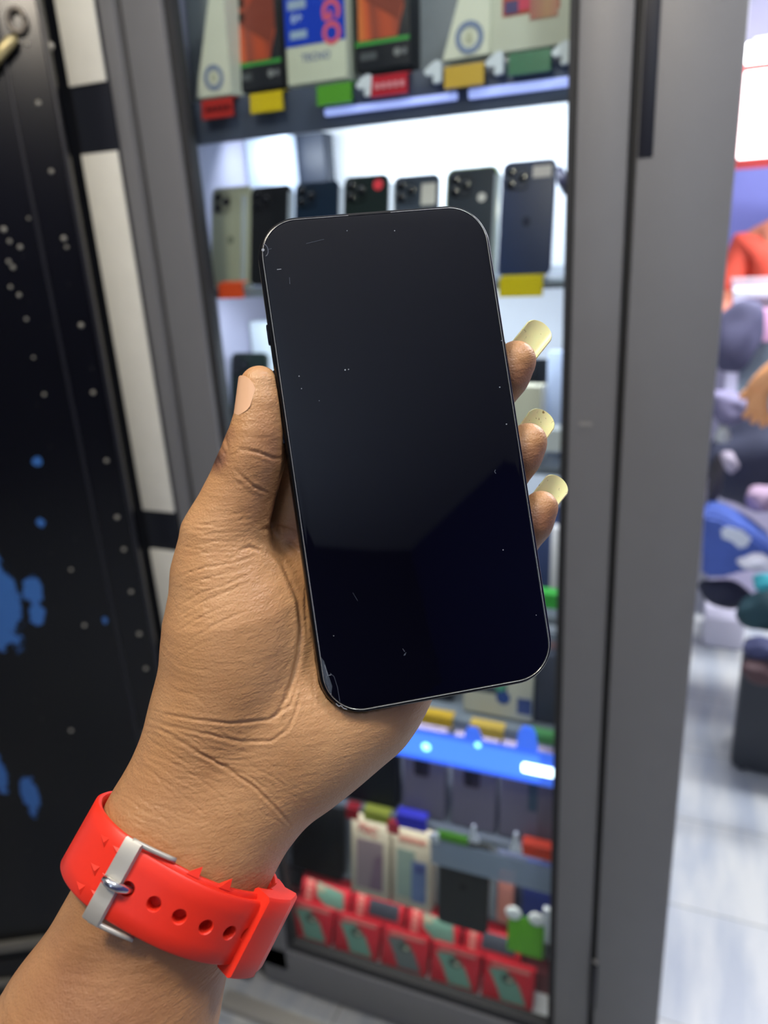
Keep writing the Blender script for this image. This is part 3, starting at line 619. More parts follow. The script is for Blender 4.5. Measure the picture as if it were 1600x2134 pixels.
# ------------------------------------------------------------------ far side of the shop (right strip)
g = thing('tube_light', 'white ceiling-side tube light at the upper right', 'light', atY(1640, 104, 3.2))
box('tube', -0.13, 0.30, -0.02, 0.02, -0.034, 0.034, mat('tube_glow', (255, 255, 255), 0.4, emit=(255, 255, 255), es=6), g, 0.012)
box('fitting', -0.10, 0.32, 0.02, 0.05, -0.05, 0.05, M_WPLAS, g, 0.004)
c = atY(1625, 235, 3.0)
g = thing('lit_sign', 'glowing white sign panel with a red frame at the upper right', 'sign', c)
box('sign_face', -0.112, 0.30, -0.01, 0.0, -0.125, 0.125, mat('sign_glow', (255, 255, 255), 0.4, emit=(255, 255, 255), es=5), g, 0.004)
box('sign_frame', -0.128, 0.32, 0.0, 0.05, -0.155, 0.150, mat('sign_red', (214, 74, 70), 0.4), g, 0.004)
# glass counter
g = thing('shop_counter', 'glass shop counter with a pale ledge at the right edge', 'counter', (0.85, 3.3, 0))
box('counter_top', -0.78, 0.8, -0.30, 0.3, 1.235, 1.262, M_WPLAS, g, 0.003)
box('counter_glass', -0.76, 0.8, -0.28, -0.27, 0.62, 1.235, mat('greenish_counter_glass', (150, 165, 172), 0.1, spec=0.9), g)
box('counter_post', -0.78, -0.74, -0.30, -0.26, 0.0, 1.235, mat('pale_lilac_post', (196, 194, 218), 0.4), g, 0.003)
box('counter_base', -0.76, 0.8, -0.26, 0.3, 0.0, 0.62, mat('lilac_base', (190, 184, 210), 0.5), g)
tag(box('pink_carton', 0.095, 0.245, 2.97, 2.998, 1.09, 1.20, flatm(232, 176, 212), None, 0.002), 'pale pink carton hanging below the counter ledge at the right edge', 'box')
# back board behind the person
tag(box('display_board', 0.02, 1.2, 4.30, 4.36, 1.0, 2.05, mat('blue_violet_board', (112, 118, 186), 0.5), None, 0.004), 'violet-blue board on the far wall behind the red-shirted person', 'board')

def body_skin(name, verts, edges, radii, mt, parent, sub=2):
    me = bpy.data.meshes.new(name); me.from_pydata(verts, edges, [])
    o = bpy.data.objects.new(name, me); COL.objects.link(o)
    sk = o.modifiers.new('s', 'SKIN'); sb = o.modifiers.new('u', 'SUBSURF'); sb.levels = sub; sb.render_levels = sub
    for i, r in enumerate(radii):
        sv = me.skin_vertices[0].data[i]; sv.radius = (r if isinstance(r, tuple) else (r, r)); sv.use_root = (i == 0)
    dg = bpy.context.evaluated_depsgraph_get(); dg.update()
    me2 = bpy.data.meshes.new_from_object(o.evaluated_get(dg)); bpy.data.objects.remove(o)
    me2.materials.clear(); me2.materials.append(mt)
    me2.polygons.foreach_set('use_smooth', [True] * len(me2.polygons))
    o = bpy.data.objects.new(name, me2); COL.objects.link(o); o.parent = parent
    return o
# person in red, far behind the counter, seen from the side of the frame
def far_person(name_label, base, shirt, skin, trousers, s=1.0, seated=False, arm=None):
    g = thing('person', name_label, 'person', base)
    V = [(0, 0, 0.95), (0, 0, 1.12), (0, 0, 1.30), (0, 0, 1.42), (0, -0.01, 1.50), (0, -0.02, 1.60), (0, -0.02, 1.70),
         (-0.17, 0, 1.38), (-0.24, -0.03, 1.12), (-0.20, -0.20, 0.98), (0.17, 0, 1.38), (0.24, -0.03, 1.12), (0.20, -0.20, 0.98),
         (-0.09, 0, 0.88), (-0.10, -0.02, 0.48), (-0.10, 0, 0.08), (0.09, 0, 0.88), (0.10, -0.02, 0.48), (0.10, 0, 0.08), (-0.10, -0.12, 0.04), (0.10, -0.12, 0.04)]
    Ed = [(0, 1), (1, 2), (2, 3), (3, 4), (4, 5), (5, 6), (3, 7), (7, 8), (8, 9), (3, 10), (10, 11), (11, 12), (0, 13), (13, 14), (14, 15), (0, 16), (16, 17), (17, 18), (15, 19), (18, 20)]
    Rr = [0.14, 0.13, 0.15, 0.10, 0.055, 0.085, 0.075, 0.06, 0.045, 0.032, 0.06, 0.045, 0.032, 0.09, 0.06, 0.045, 0.09, 0.06, 0.045, 0.03, 0.03]
    body_skin('body', V, Ed, Rr, mat(name_label[:8] + 'skin', skin, 0.5), g)
    V2 = V[:4] + [(-0.17, 0, 1.38), (-0.235, -0.02, 1.16), (0.17, 0, 1.38), (0.235, -0.02, 1.16)]
    body_skin('shirt', V2, [(0, 1), (1, 2), (2, 3), (3, 4), (4, 5), (3, 6), (6, 7)], [0.160, 0.150, 0.168, 0.115, 0.078, 0.062, 0.078, 0.062], mat(name_label[:8] + 'shirt', shirt, 0.7), g)
    V3 = [(0, 0, 0.97)] + V[13:19]
    body_skin('trousers', V3, [(0, 1), (1, 2), (2, 3), (0, 4), (4, 5), (5, 6)], [0.155, 0.105, 0.076, 0.060, 0.105, 0.076, 0.060], mat(name_label[:8] + 'trousers', trousers, 0.8), g)
    b = bmesh.new(); bmesh.ops.create_uvsphere(b, u_segments=20, v_segments=12, radius=1)
    for v in b.verts: v.co = Vector((v.co.x * 0.09, v.co.y * 0.10 + 0.01, v.co.z * 0.075 + 1.73))
    link_mesh('hair', b, mat('black_hair', (22, 18, 18), 0.7), g, True)
    return g
far_person('far person in a red-orange top behind the counter at the right edge', (0.29, 3.85, 0.0), (236, 92, 70), (196, 120, 92), (40, 44, 70))

# nearer seated customer at the right: torso out of frame, forearm and hand reaching in
PC = atY(1640, 860, 2.35)
g = thing('person', 'seated person in dark navy clothes, bare hand reaching in from the right edge', 'person', (PC.x, 2.35, 0.0))
def rel(px, py, Y=2.35): v = atY(px, py, Y); return (v.x - PC.x, v.y - 2.35, v.z)
hp = rel(1545, 830); wr = rel(1612, 775); el = rel(1740, 700)
sh = (el[0] + 0.10, 0.05, 1.26)
V = [(sh[0] + 0.10, 0.08, 0.62), (sh[0] + 0.08, 0.08, 0.95), (sh[0] + 0.07, 0.06, 1.28), (sh[0] + 0.07, 0.03, 1.37), (sh[0] + 0.05, -0.01, 1.46), (sh[0] + 0.05, -0.02, 1.56),
     sh, el, wr, (wr[0] - 0.035, wr[1], wr[2] - 0.030), rel(1580, 832),
     rel(1562, 858), rel(1548, 872), rel(1575, 868), rel(1566, 884), rel(1588, 872), rel(1590, 892), rel(1600, 868), rel(1606, 888), rel(1560, 815), rel(1541, 832)]
Ed = [(0, 1), (1, 2), (2, 3), (3, 4), (4, 5), (3, 6), (6, 7), (7, 8), (8, 9), (9, 10), (10, 11), (11, 12), (10, 13), (13, 14), (10, 15), (15, 16), (10, 17), (17, 18), (9, 19), (19, 20)]
Rr = [0.15, 0.14, 0.15, 0.08, 0.07, 0.085, 0.065, 0.048, 0.034, 0.034, 0.030, 0.011, 0.009, 0.011, 0.009, 0.011, 0.009, 0.010, 0.008, 0.014, 0.011]
# lap, thighs and shins of the sitting figure
V += [(sh[0] + 0.12, 0.02, 0.58), (sh[0] + 0.45, -0.05, 0.56), (sh[0] + 0.47, -0.08, 0.10), (sh[0] + 0.50, -0.16, 0.05)]
Ed += [(0, 21), (21, 22), (22, 23), (23, 24)]; Rr += [0.12, 0.075, 0.05, 0.035]
body_skin('body', V, Ed, Rr, mat('warm_skin', (226, 160, 104), 0.5), g)
body_skin('shirt', [V[0], V[1], V[2], V[3], V[6], V[7]], [(0, 1), (1, 2), (2, 3), (3, 4), (4, 5)], [0.17, 0.165, 0.17, 0.10, 0.095, 0.080], mat('navy_shirt', (58, 62, 88), 0.8), g)
body_skin('trousers', [V[0], V[21], V[22], V[23]], [(0, 1), (1, 2), (2, 3)], [0.16, 0.14, 0.10, 0.070], mat('dark_trousers', (42, 46, 62), 0.8), g)
b = bmesh.new(); bmesh.ops.create_uvsphere(b, u_segments=20, v_segments=12, radius=1)
for v in b.verts: v.co = Vector((v.co.x * 0.10 + V[5][0], v.co.y * 0.11, v.co.z * 0.08 + 1.62))
link_mesh('hair', b, mat('black_hair', (22, 18, 18), 0.7), g, True)

# heap of clothes and bags in front of the counter
def blob(name, px, py, Y, rx, ry, rz, col, label, cat, seed=0, rot=0, lump=0.25):
    b = bmesh.new(); bmesh.ops.create_icosphere(b, subdivisions=4, radius=1)
    rnd = random.Random(seed); ph = [rnd.uniform(0, 6.28) for _ in range(6)]
    for v in b.verts:
        n = v.co.copy(); k = 1 + lump * (0.5 * math.sin(3.1 * n.x + ph[0]) * math.sin(2.7 * n.z + ph[1]) + 0.25 * math.sin(4.5 * n.y + 3.7 * n.z + ph[2]) + 0.12 * math.sin(6 * n.x - 5 * n.z + ph[3]))
        v.co = Vector((n.x * rx * k, n.y * ry * k, n.z * rz * k))
    bmesh.ops.rotate(b, verts=b.verts[:], cent=(0, 0, 0), matrix=Matrix.Rotation(rad(rot), 3, 'Y'))
    o = link_mesh(name, b, mat(label[:20], col, 0.75, noise=0.25, scale=14), None, True); o.location = atY(px, py, Y)
    tag(o, label, cat); return o
blob('jacket', 1580, 960, 2.72, 0.15, 0.08, 0.16, (58, 62, 82), 'crumpled dark slate jacket below the reaching hand', 'jacket', 1)
blob('cloth_bundle', 1535, 700, 2.88, 0.08, 0.04, 0.12, (82, 82, 108), 'grey-violet cloth bundle between the cabinet and the reaching hand', 'cloth', 2)
blob('cloth_bundle', 1520, 850, 2.52, 0.07, 0.05, 0.05, (112, 108, 136), 'pale violet folded cloth left of the reaching hand', 'cloth', 3, 20)
blob('plush_ball', 1506, 905, 2.5, 0.022, 0.02, 0.032, (186, 190, 186), 'pale grey pouch just left of the slate jacket', 'pouch', 4)
blob('pouch', 1520, 962, 2.42, 0.022, 0.018, 0.036, (176, 166, 180), 'pinkish grey pouch, lower of the pale pouches', 'pouch', 5, -30)
blob('pouch', 1490, 1000, 2.50, 0.022, 0.025, 0.08, (66, 62, 66), 'dark grey pouch against the cabinet post', 'pouch', 15)
blob('cloth_bundle', 1588, 1040, 2.50, 0.05, 0.04, 0.045, (176, 150, 172), 'mauve cloth at the right edge above the blue bag', 'cloth', 6)
# blue bag with a white mark
p0 = atY(1520, 1130, 2.35)
g = thing('blue_bag', 'blue slanting bag with a white mark, right of the cabinet', 'bag', p0)
pts = [(1466, 1072), (1500, 1078), (1560, 1110), (1612, 1150), (1612, 1170), (1560, 1180), (1520, 1205), (1462, 1205)]
b = bmesh.new(); poly_prism(b, [(atY(x, y, 2.35).x - p0.x, atY(x, y, 2.35).z - p0.z) for x, y in pts], 0, 0.16)
bmesh.ops.bevel(b, geom=b.edges[:], offset=0.012, segments=3, affect='EDGES')
link_mesh('bag_body', b, mat('blue_nylon', (72, 98, 176), 0.6, noise=0.25, scale=18), g, auto=rad(60))
flat('white_mark', [(atY(x, y, 2.35).x - p0.x, atY(x, y, 2.35).z - p0.z) for x, y in [(1502, 1103), (1515, 1097), (1545, 1105), (1565, 1122), (1556, 1138), (1540, 1142), (1525, 1128), (1504, 1120)]], -0.0005, mat('white_mark', (225, 232, 240), 0.5), g, 0.003)
blob('shoe', 1578, 1172, 2.24, 0.05, 0.04, 0.020, (205, 205, 214), 'off-white shoe beside the blue bag', 'shoe', 8)
blob('cloth_bundle', 1510, 1236, 2.42, 0.08, 0.05, 0.045, (38, 42, 62), 'dark navy cloth under the blue bag', 'cloth', 9, 15)
blob('cloth_bundle', 1595, 1275, 2.14, 0.070, 0.055, 0.058, (22, 58, 66), 'dark teal bundle at the right edge', 'cloth', 10)
blob('cloth_bundle', 1592, 1212, 2.10, 0.028, 0.028, 0.024, (48, 150, 160), 'turquoise cloth tuft on the dark teal bundle', 'cloth', 11)
blob('cloth_bundle', 1592, 1352, 1.93, 0.050, 0.030, 0.030, (62, 66, 100), 'slate blue cloth lying on the black case', 'cloth', 12)
blob('cloth_bundle', 1584, 1402, 1.90, 0.045, 0.028, 0.030, (74, 52, 54), 'brown cloth drooping over the black case', 'cloth', 13, 20)
# black case on the floor
q = atZ(1524, 1612, 0.0)
g = thing('black_case', 'black upright case standing on the pale floor at the right edge', 'suitcase', (q.x + 0.16, q.y + 0.10, 0.0), (0, 0, rad(-4)))
box('case_shell', -0.16, 0.16, -0.10, 0.10, 0.012, 0.34, mat('black_case_shell', (44, 48, 54), 0.55), g, 0.02)
box('case_handle', -0.05, 0.05, -0.012, 0.012, 0.34, 0.362, M_BLACK, g, 0.005)
for sx in (-0.13, 0.13):
    b = bmesh.new(); lathe(b, [(0.012, -0.008), (0.012, 0.008)], 14, Matrix.Translation((sx, -0.08, 0.012)) @ Matrix.Rotation(rad(90), 4, 'Y')); link_mesh('case_wheel', b, M_BLACK, g, True)
q = atZ(1458, 1500, 0.0)
# white box plinth between
tag(box('white_plinth', atY(1455, 1400, 2.9).x, atY(1535, 1400, 2.9).x, 2.75, 2.95, 0.0, atY(1480, 1262, 2.85).z, mat('pale_lilac_plinth', (214, 212, 226), 0.5), None, 0.02), 'pale lilac plinth standing on the floor under the blue bag', 'plinth')

# ------------------------------------------------------------------ the held phone
R3 = np.array([[0.97628958, 0.14687361, -0.15901822], [-0.13884922, 0.9884632, 0.06050945], [0.1660709, -0.03699519, 0.98541961]])
T3 = np.array([0.0078157, -0.0196522, 0.24849876])
def c2w(p): return B @ np.asarray(p) + CAM
def Lpt(px, py, c):
    """camera-space point on the plane lying c metres behind the held phone's face"""
    r = np.array([(px - CX) / F_PX, (py - CY) / F_PX, 1.0]); n = R3[:, 2]
    t = (n @ T3 + c) / (n @ r); return r * t
# local phone frame: x right, z up, y = away from viewer (thickness)
ax = B @ R3[:, 0]; ay = B @ R3[:, 2]; az = -(B @ R3[:, 1]); o3 = c2w(T3)
MP = Matrix([[ax[0], ay[0], az[0], o3[0]], [ax[1], ay[1], az[1], o3[1]], [ax[2], ay[2], az[2], o3[2]], [0, 0, 0, 1]])
ph = thing('smartphone', 'large black smartphone with its dark screen facing the viewer, held in the hand', 'smartphone')
ph.matrix_world = MP
W, H = 0.0775, 0.1606
M_BODY = mat('phone_black_steel', (34, 35, 38), 0.26, 0.85)
b = bmesh.new()
ringstack(b, W, H, 0.0135, [(0.0018, 0.0078), (0.0006, 0.0074), (0.0, 0.0060), (0.0, 0.0022), (0.0002, 0.0012), (0.0007, 0.0005), (0.00125, 0.00035)], 16)
link_mesh('phone_frame', b, M_BODY, ph, auto=rad(50))
MS = mat('screen_black_glass', (4, 4, 9), 0.04, 0.0, spec=0.5)
b = bmesh.new()
ringstack(b, W - 0.0030, H - 0.0030, 0.0120, [(0.0, 0.0012), (0.0, 0.0002), (0.0002, 0.00004), (0.0005, 0.0)], 16)
link_mesh('screen', b, MS, ph, auto=rad(12))
b = bmesh.new()
ringstack(b, W - 0.00235, H - 0.00235, 0.0123, [(0.0, 0.0006), (0.00002, 0.00012), (0.00012, 0.0), (0.00024, 0.00006), (0.0003, 0.0006)], 16, cap=(False, False))
link_mesh('bezel_edge_glint', b, mat('painted_edge_glint', (205, 205, 195), 0.22, 0.8), ph, auto=rad(80))  # silver colour stands in for the reflection along the glass chamfer
def side_btn(name, z, l, side):
    x = side * W / 2
    box(name, x - 0.0006, x + 0.0006, 0.0026, 0.0052, z - l / 2, z + l / 2, mat('button_black', (30, 31, 34), 0.2, 0.8), ph, 0.0005)
side_btn('volume_button', 0.0265, 0.0105, -1); side_btn('volume_button', 0.0130, 0.0105, -1); side_btn('action_button', 0.0435, 0.0065, -1); side_btn('power_button', 0.024, 0.018, 1)
box('earpiece_slit', -0.008, 0.006, -0.00015, 0.0002, H / 2 - 0.0014, H / 2 - 0.00075, mat('slit_black', (3, 3, 3), 0.6), ph)
bmp = slab('camera_plate', 0.036, 0.038, 0.002, 0.010, M_BODY, ph, 0.018, H / 2 - 0.024, 0.0078)
for dx, dz in ((-0.009, 0.009), (-0.009, -0.009), (0.010, 0.0)):
    b = bmesh.new(); lathe(b, [(0.0075, 0), (0.0075, 0.002), (0.006, 0.0026), (0.001, 0.0024)], 24, Matrix.Translation((0.018 + dx, 0.0096, H / 2 - 0.024 + dz)) @ Matrix.Rotation(rad(-90), 4, 'X')); link_mesh('lens', b, mat('lens_black', (12, 13, 18), 0.12), bmp, auto=rad(30))
# small chips, scratches and cracks in the glass
def p_local(px, py):
    v = R3.T @ (Lpt(px, py, 0.0) - T3); return v[0], -v[1]
M_CHIP = mat('glass_chip', (150, 155, 160), 0.35, spec=0.8)
M_SCR = mat('glass_scratch', (78, 84, 96), 0.4)
def chip(pts, mt, name='glass_chip'):
    b = bmesh.new(); q = [p_local(*p) for p in pts]; poly_prism(b, q, -0.00012, 0.00005); link_mesh(name, b, mt, ph)
chip([(669, 1370), (675, 1378), (681, 1397), (686, 1412), (692, 1430), (690, 1447), (684, 1438), (677, 1420), (672, 1395)], mat('glass_crush', (66, 72, 80), 0.3))
for pl, w_, mt in (([(688, 1403), (696, 1410), (703, 1432), (708, 1462)], 0.8, M_SCR), ([(684, 1430), (690, 1447)], 1.6, M_CHIP), ([(676, 1385), (683, 1408)], 1.4, M_CHIP), ([(690, 1406), (680, 1409), (686, 1440)], 0.8, M_CHIP), ([(700, 1466), (706, 1472), (710, 1470), (716, 1476), (723, 1478)], 1.6, M_CHIP),
                   ([(577, 562), (586, 561)], 1.0, M_CHIP), ([(603, 578), (604, 592)], 0.7, M_SCR), ([(638, 508), (675, 499)], 0.6, M_SCR), ([(560, 520), (566, 518)], 0.6, M_SCR), ([(839, 1352), (843, 1358)], 1.2, M_SCR), ([(846, 1360), (841, 1366), (845, 1364)], 1.2, M_SCR),
                   ([(1032, 979), (1030, 983), (1033, 987)], 1.2, M_SCR), ([(735, 1235), (745, 1252)], 0.5, M_SCR)):
    for a_, b_ in zip(pl, pl[1:]):
        d = np.array(b_, float) - np.array(a_, float); d /= np.linalg.norm(d); n_ = np.array([-d[1], d[0]]) * w_ / 2
        chip([tuple(np.array(a_) + n_), tuple(np.array(b_) + n_), tuple(np.array(b_) - n_), tuple(np.array(a_) - n_)], mt, 'glass_scratch')
for px, py, r in ((548, 521, 3.2), (723, 481, 0.9), (822, 481, 1.1), (719, 771, 1.6), (726, 770, 1.2), (623, 784, 1.2), (628, 810, 1.0), (1041, 807, 1.3), (1055, 884, 1.4), (1045, 710, 1.0), (1048, 1146, 1.2), (695, 1325, 0.9), (1117, 1282, 0.9), (665, 835, 0.8)):
    chip([(px + r * math.cos(a), py + r * math.sin(a)) for a in np.linspace(0, 2 * math.pi, 9)[:-1]], M_CHIP, 'glass_chip')
b = bmesh.new(); cxl, czl = p_local(550, 522)
tube(b, [(cxl + 0.0013 * math.cos(a), 0.0, czl + 0.0020 * math.sin(a)) for a in np.linspace(-1.4, 1.4, 12)], 0.00016, 6)
link_mesh('glass_chip', b, M_SCR, ph, True)

# ------------------------------------------------------------------ the hand and forearm (implicit surface)
def smin(a, b, k):
    h = np.clip(0.5 + 0.5 * (b - a) / k, 0, 1); return b + (a - b) * h - k * h * (1 - h)
def cone(P, a, b, ra, rb):
    ba = b - a; L2 = ba @ ba
    t = np.clip(((P - a) @ ba) / L2, 0, 1)
    d = P - a - t[..., None] * ba
    return np.sqrt((d * d).sum(-1)) - (ra + (rb - ra) * t)
def chain(spec):
    pts = [(Lpt(x, y, c / 1000.0), r / 1000.0) for x, y, c, r in spec]
    return [(pts[i][0], pts[i + 1][0], pts[i][1], pts[i + 1][1]) for i in range(len(pts) - 1)]
PALM = (chain([(478, 1205, 17, 13), (492, 1262, 19, 18.5), (493, 1330, 20, 19.5), (482, 1420, 21, 19.2), (440, 1520, 22, 17.5), (376, 1668, 22, 16.5), (332, 1757, 21, 17), (150, 2130, 21, 20), (-100, 2590, 17, 27)])
        + chain([(900, 1225, 25, 10), (852, 1330, 27, 13), (790, 1410, 26, 16), (742, 1472, 25, 17.5), (632, 1563, 24, 17.5), (484, 1706, 23, 16), (424, 1820, 22, 16), (290, 2134, 20, 21), (120, 2560, 16, 29)])
        + chain([(642, 1135, 28, 11), (590, 1330, 27, 14), (560, 1500, 25, 16), (440, 1700, 23, 17)])
        + chain([(742, 1100, 26, 11), (690, 1330, 29, 14), (600, 1500, 26, 16.5), (420, 1760, 23, 17), (218, 2134, 20, 21), (-10, 2560, 16, 29)])
        + chain([(832, 1150, 26, 10.5), (770, 1330, 29, 14), (680, 1490, 25, 17)]))
THUMB = chain([(541, 804, 5.5, 6.4), (542, 850, 5.8, 6.7), (536, 905, 6.5, 8.1), (526, 955, 8.5, 9.6), (509, 1005, 11, 10.2), (488, 1062, 13, 11.3), (466, 1120, 15, 13.2), (462, 1185, 17, 14.6), (480, 1260, 20, 17)])
INDEX = chain([(622, 1150, 28, 10.5), (622, 1080, 26, 10.4), (631, 960, 21, 9.6), (700, 810, 19, 8.4), (800, 715, 17.5, 7.6), (850, 675, 16.5, 7.0)])
MIDDLE = chain([(742, 1100, 26, 10.5), (900, 935, 27, 9.3), (1013, 832, 20, 8.2), (1052, 783, 15, 7.7), (1075, 752, 13.2, 7.0)])
RING = chain([(832, 1150, 26, 10), (955, 1050, 27, 9.0), (1043, 1003, 19.5, 7.8), (1080, 950, 14.5, 7.3), (1100, 921, 13.2, 6.6)])
LITTLE = chain([(900, 1225, 25, 9.5), (1000, 1180, 24, 8.0), (1069, 1139, 18, 7.0), (1106, 1090, 14, 6.6), (1127, 1058, 12.8, 5.9)])
def group_sdf(P, prims, k, acc=None):
    f = None
    for a, b, ra, rb in prims:
        d = cone(P, a, b, ra, rb); f = d if f is None else smin(f, d, k)
    return f
def hand_sdf(P):
    palm = group_sdf(P, PALM, 0.012); th = group_sdf(P, THUMB, 0.004)
    a = smin(palm, th, 0.007)
    f = group_sdf(P, INDEX, 0.004)
    for fg in (MIDDLE, RING, LITTLE): f = smin(f, group_sdf(P, fg, 0.004), 0.002)
    fp = smin(palm, f, 0.006)
    return smin(a, fp, 0.0018)
hs = 0.00100
lo = np.array([-0.215, -0.085, 0.196]); hi = np.array([0.085, 0.325, 0.318])
nn = np.ceil((hi - lo) / hs).astype(int)
gx, gy, gz = [lo[i] + hs * np.arange(nn[i]) for i in range(3)]
Fg = np.empty(tuple(nn), np.float32)
for i0 in range(0, nn[0], 24):
    sl = gx[i0:i0 + 24]
    # coarse pass to skip empty space
    PP = np.stack(np.meshgrid(sl[::4] if len(sl) > 4 else sl, gy[::4], gz[::4], indexing='ij'), -1)
    Fc = hand_sdf(PP.reshape(-1, 3)).reshape(PP.shape[:3])
    up_ = np.repeat(np.repeat(np.repeat(Fc, 4, 0), 4, 1), 4, 2)[:len(sl), :nn[1], :nn[2]]
    blk = up_.astype(np.float32)
    need = np.abs(blk) < hs * 8
    P = np.stack(np.meshgrid(sl, gy, gz, indexing='ij'), -1)[need]
    blk[need] = hand_sdf(P); Fg[i0:i0 + 24] = blk
def surface_net(F):
    s = F < 0
    c = [s[dx:F.shape[0] - 1 + dx, dy:F.shape[1] - 1 + dy, dz:F.shape[2] - 1 + dz] for dx in (0, 1) for dy in (0, 1) for dz in (0, 1)]
    cnt = sum(x.astype(np.int8) for x in c); act = (cnt > 0) & (cnt < 8)
    ids = np.argwhere(act); index = -np.ones(act.shape, np.int32); index[act] = np.arange(len(ids))
    acc = np.zeros((len(ids), 3)); num = np.zeros(len(ids))
    offs = [(dx, dy, dz) for dx in (0, 1) for dy in (0, 1) for dz in (0, 1)]
    for i in range(8):
        for j in range(i + 1, 8):
            if sum(abs(offs[i][k] - offs[j][k]) for k in range(3)) != 1: continue
            a = F[tuple((ids + offs[i]).T)]; b = F[tuple((ids + offs[j]).T)]
            m_ = (a < 0) != (b < 0); t = np.where(m_, a / np.where(m_, a - b, 1), 0)[:, None]
            pt = np.array(offs[i]) + t * (np.array(offs[j]) - np.array(offs[i]))
            acc += pt * m_[:, None]; num += m_
    V = ids + acc / num[:, None]
    Q = []
    for axx in range(3):
        o1, o2 = [k for k in range(3) if k != axx]
        sh_ = list(F.shape); sh_[axx] -= 1
        A = [slice(None)] * 3; Bs = [slice(None)] * 3; A[axx] = slice(0, -1); Bs[axx] = slice(1, None)
        e = np.argwhere(s[tuple(A)] != s[tuple(Bs)])
        e = e[(e[:, o1] > 0) & (e[:, o2] > 0) & (e[:, o1] < F.shape[o1] - 1) & (e[:, o2] < F.shape[o2] - 1)]
        def cell(d1, d2):
            q = e.copy(); q[:, o1] -= d1; q[:, o2] -= d2; return index[tuple(q.T)]
        q = np.stack([cell(0, 0), cell(1, 0), cell(1, 1), cell(0, 1)], 1)
        inside = s[tuple(e.T)]
        flip = inside if axx != 1 else ~inside
        q[flip] = q[flip][:, ::-1]; Q.append(q)
    return V, np.concatenate(Q)
Vh, Qh = surface_net(Fg)
Vh = lo + Vh * hs
def grad(P, e=3e-4):
    g_ = np.stack([(hand_sdf(P + np.eye(3)[i] * e) - hand_sdf(P - np.eye(3)[i] * e)) for i in range(3)], -1)
    return g_ / (np.linalg.norm(g_, axis=1, keepdims=True) + 1e-12)
for _ in range(2):
    N = grad(Vh); Vh = Vh - N * hand_sdf(Vh)[:, None]
# one subdivision
me = bpy.data.meshes.new('tmp'); me.from_pydata(Vh.tolist(), [], Qh.tolist())
bmh = bmesh.new(); bmh.from_mesh(me); bmesh.ops.subdivide_edges(bmh, edges=bmh.edges[:], cuts=1, use_grid_fill=True)
bmh.to_mesh(me); bmh.free()
nv = len(me.vertices); co = np.empty(nv * 3); me.vertices.foreach_get('co', co); Vh = co.reshape(-1, 3)
N = grad(Vh); Vh = Vh - N * hand_sdf(Vh)[:, None]; N = grad(Vh)
PXv = CX + F_PX * Vh[:, 0] / Vh[:, 2]; PYv = CY + F_PX * Vh[:, 1] / Vh[:, 2]
facing = np.clip(-(N * Vh).sum(1) / np.linalg.norm(Vh, axis=1), 0, 1)
disp = np.zeros(nv)
def seg_dist(pts):
    best = np.full(nv, 1e9); par = np.zeros(nv)
    tot = len(pts) - 1
    for i, (a, b_) in enumerate(zip(pts, pts[1:])):
        a = np.array(a, float); b_ = np.array(b_, float); ba = b_ - a
        t = np.clip(((PXv - a[0]) * ba[0] + (PYv - a[1]) * ba[1]) / (ba @ ba), 0, 1)
        d = np.hypot(PXv - a[0] - t * ba[0], PYv - a[1] - t * ba[1])
        m_ = d < best; best[m_] = d[m_]; par[m_] = (i + t[m_]) / tot
    return best, par
def smooth_line(p, n=5):
    p = [np.array(q, float) for q in p]; p = [2 * p[0] - p[1]] + p + [2 * p[-1] - p[-2]]; out_ = []
    for i in range(1, len(p) - 2):
        for k in range(n):
            t = k / n; a, b_, c_, d_ = p[i - 1:i + 3]
            out_.append(0.5 * (2 * b_ + (c_ - a) * t + (2 * a - 5 * b_ + 4 * c_ - d_) * t * t + (3 * b_ - a - 3 * c_ + d_) * t ** 3))
    out_.append(p[-2]); return out_
def crease(pts, depth, w, puff=0.35):
    """skin fold: a groove with slightly raised lips (depth in mm, width in photo pixels)"""
    global disp
    d, t = seg_dist(pts); env = np.sin(np.pi * np.clip(t * 0.92 + 0.04, 0, 1)) ** 0.5
    gate_ = np.clip(facing * 3, 0, 1)
    depth = depth * 0.46; w = w * 0.7; pts = smooth_line(pts)
    disp += (-depth * np.exp(-(d / w) ** 2) + puff * depth * np.exp(-((d - 2.4 * w) / (1.4 * w)) ** 2)) * env * gate_ * 1e-3
# wrist folds
crease([(345, 1488), (410, 1500), (480, 1508), (560, 1500), (605, 1470), (622, 1420)], 0.9, 4)
crease([(345, 1510), (420, 1528), (500, 1545), (565, 1545), (600, 1520), (618, 1480), (626, 1450)], 0.8, 4)
crease([(335, 1522), (400, 1560), (470, 1600), (530, 1640), (580, 1690), (605, 1720)], 0.9, 4)
crease([(350, 1540), (430, 1580), (520, 1618), (570, 1660)], 0.5, 3)
crease([(420, 1575), (480, 1585), (545, 1580)], 0.4, 3); crease([(530, 1600), (570, 1620), (610, 1650)], 0.4, 3)
crease([(310, 1570), (380, 1600), (450, 1650), (520, 1720)], 0.35, 3); crease([(300, 1600), (360, 1640), (430, 1700)], 0.3, 3)
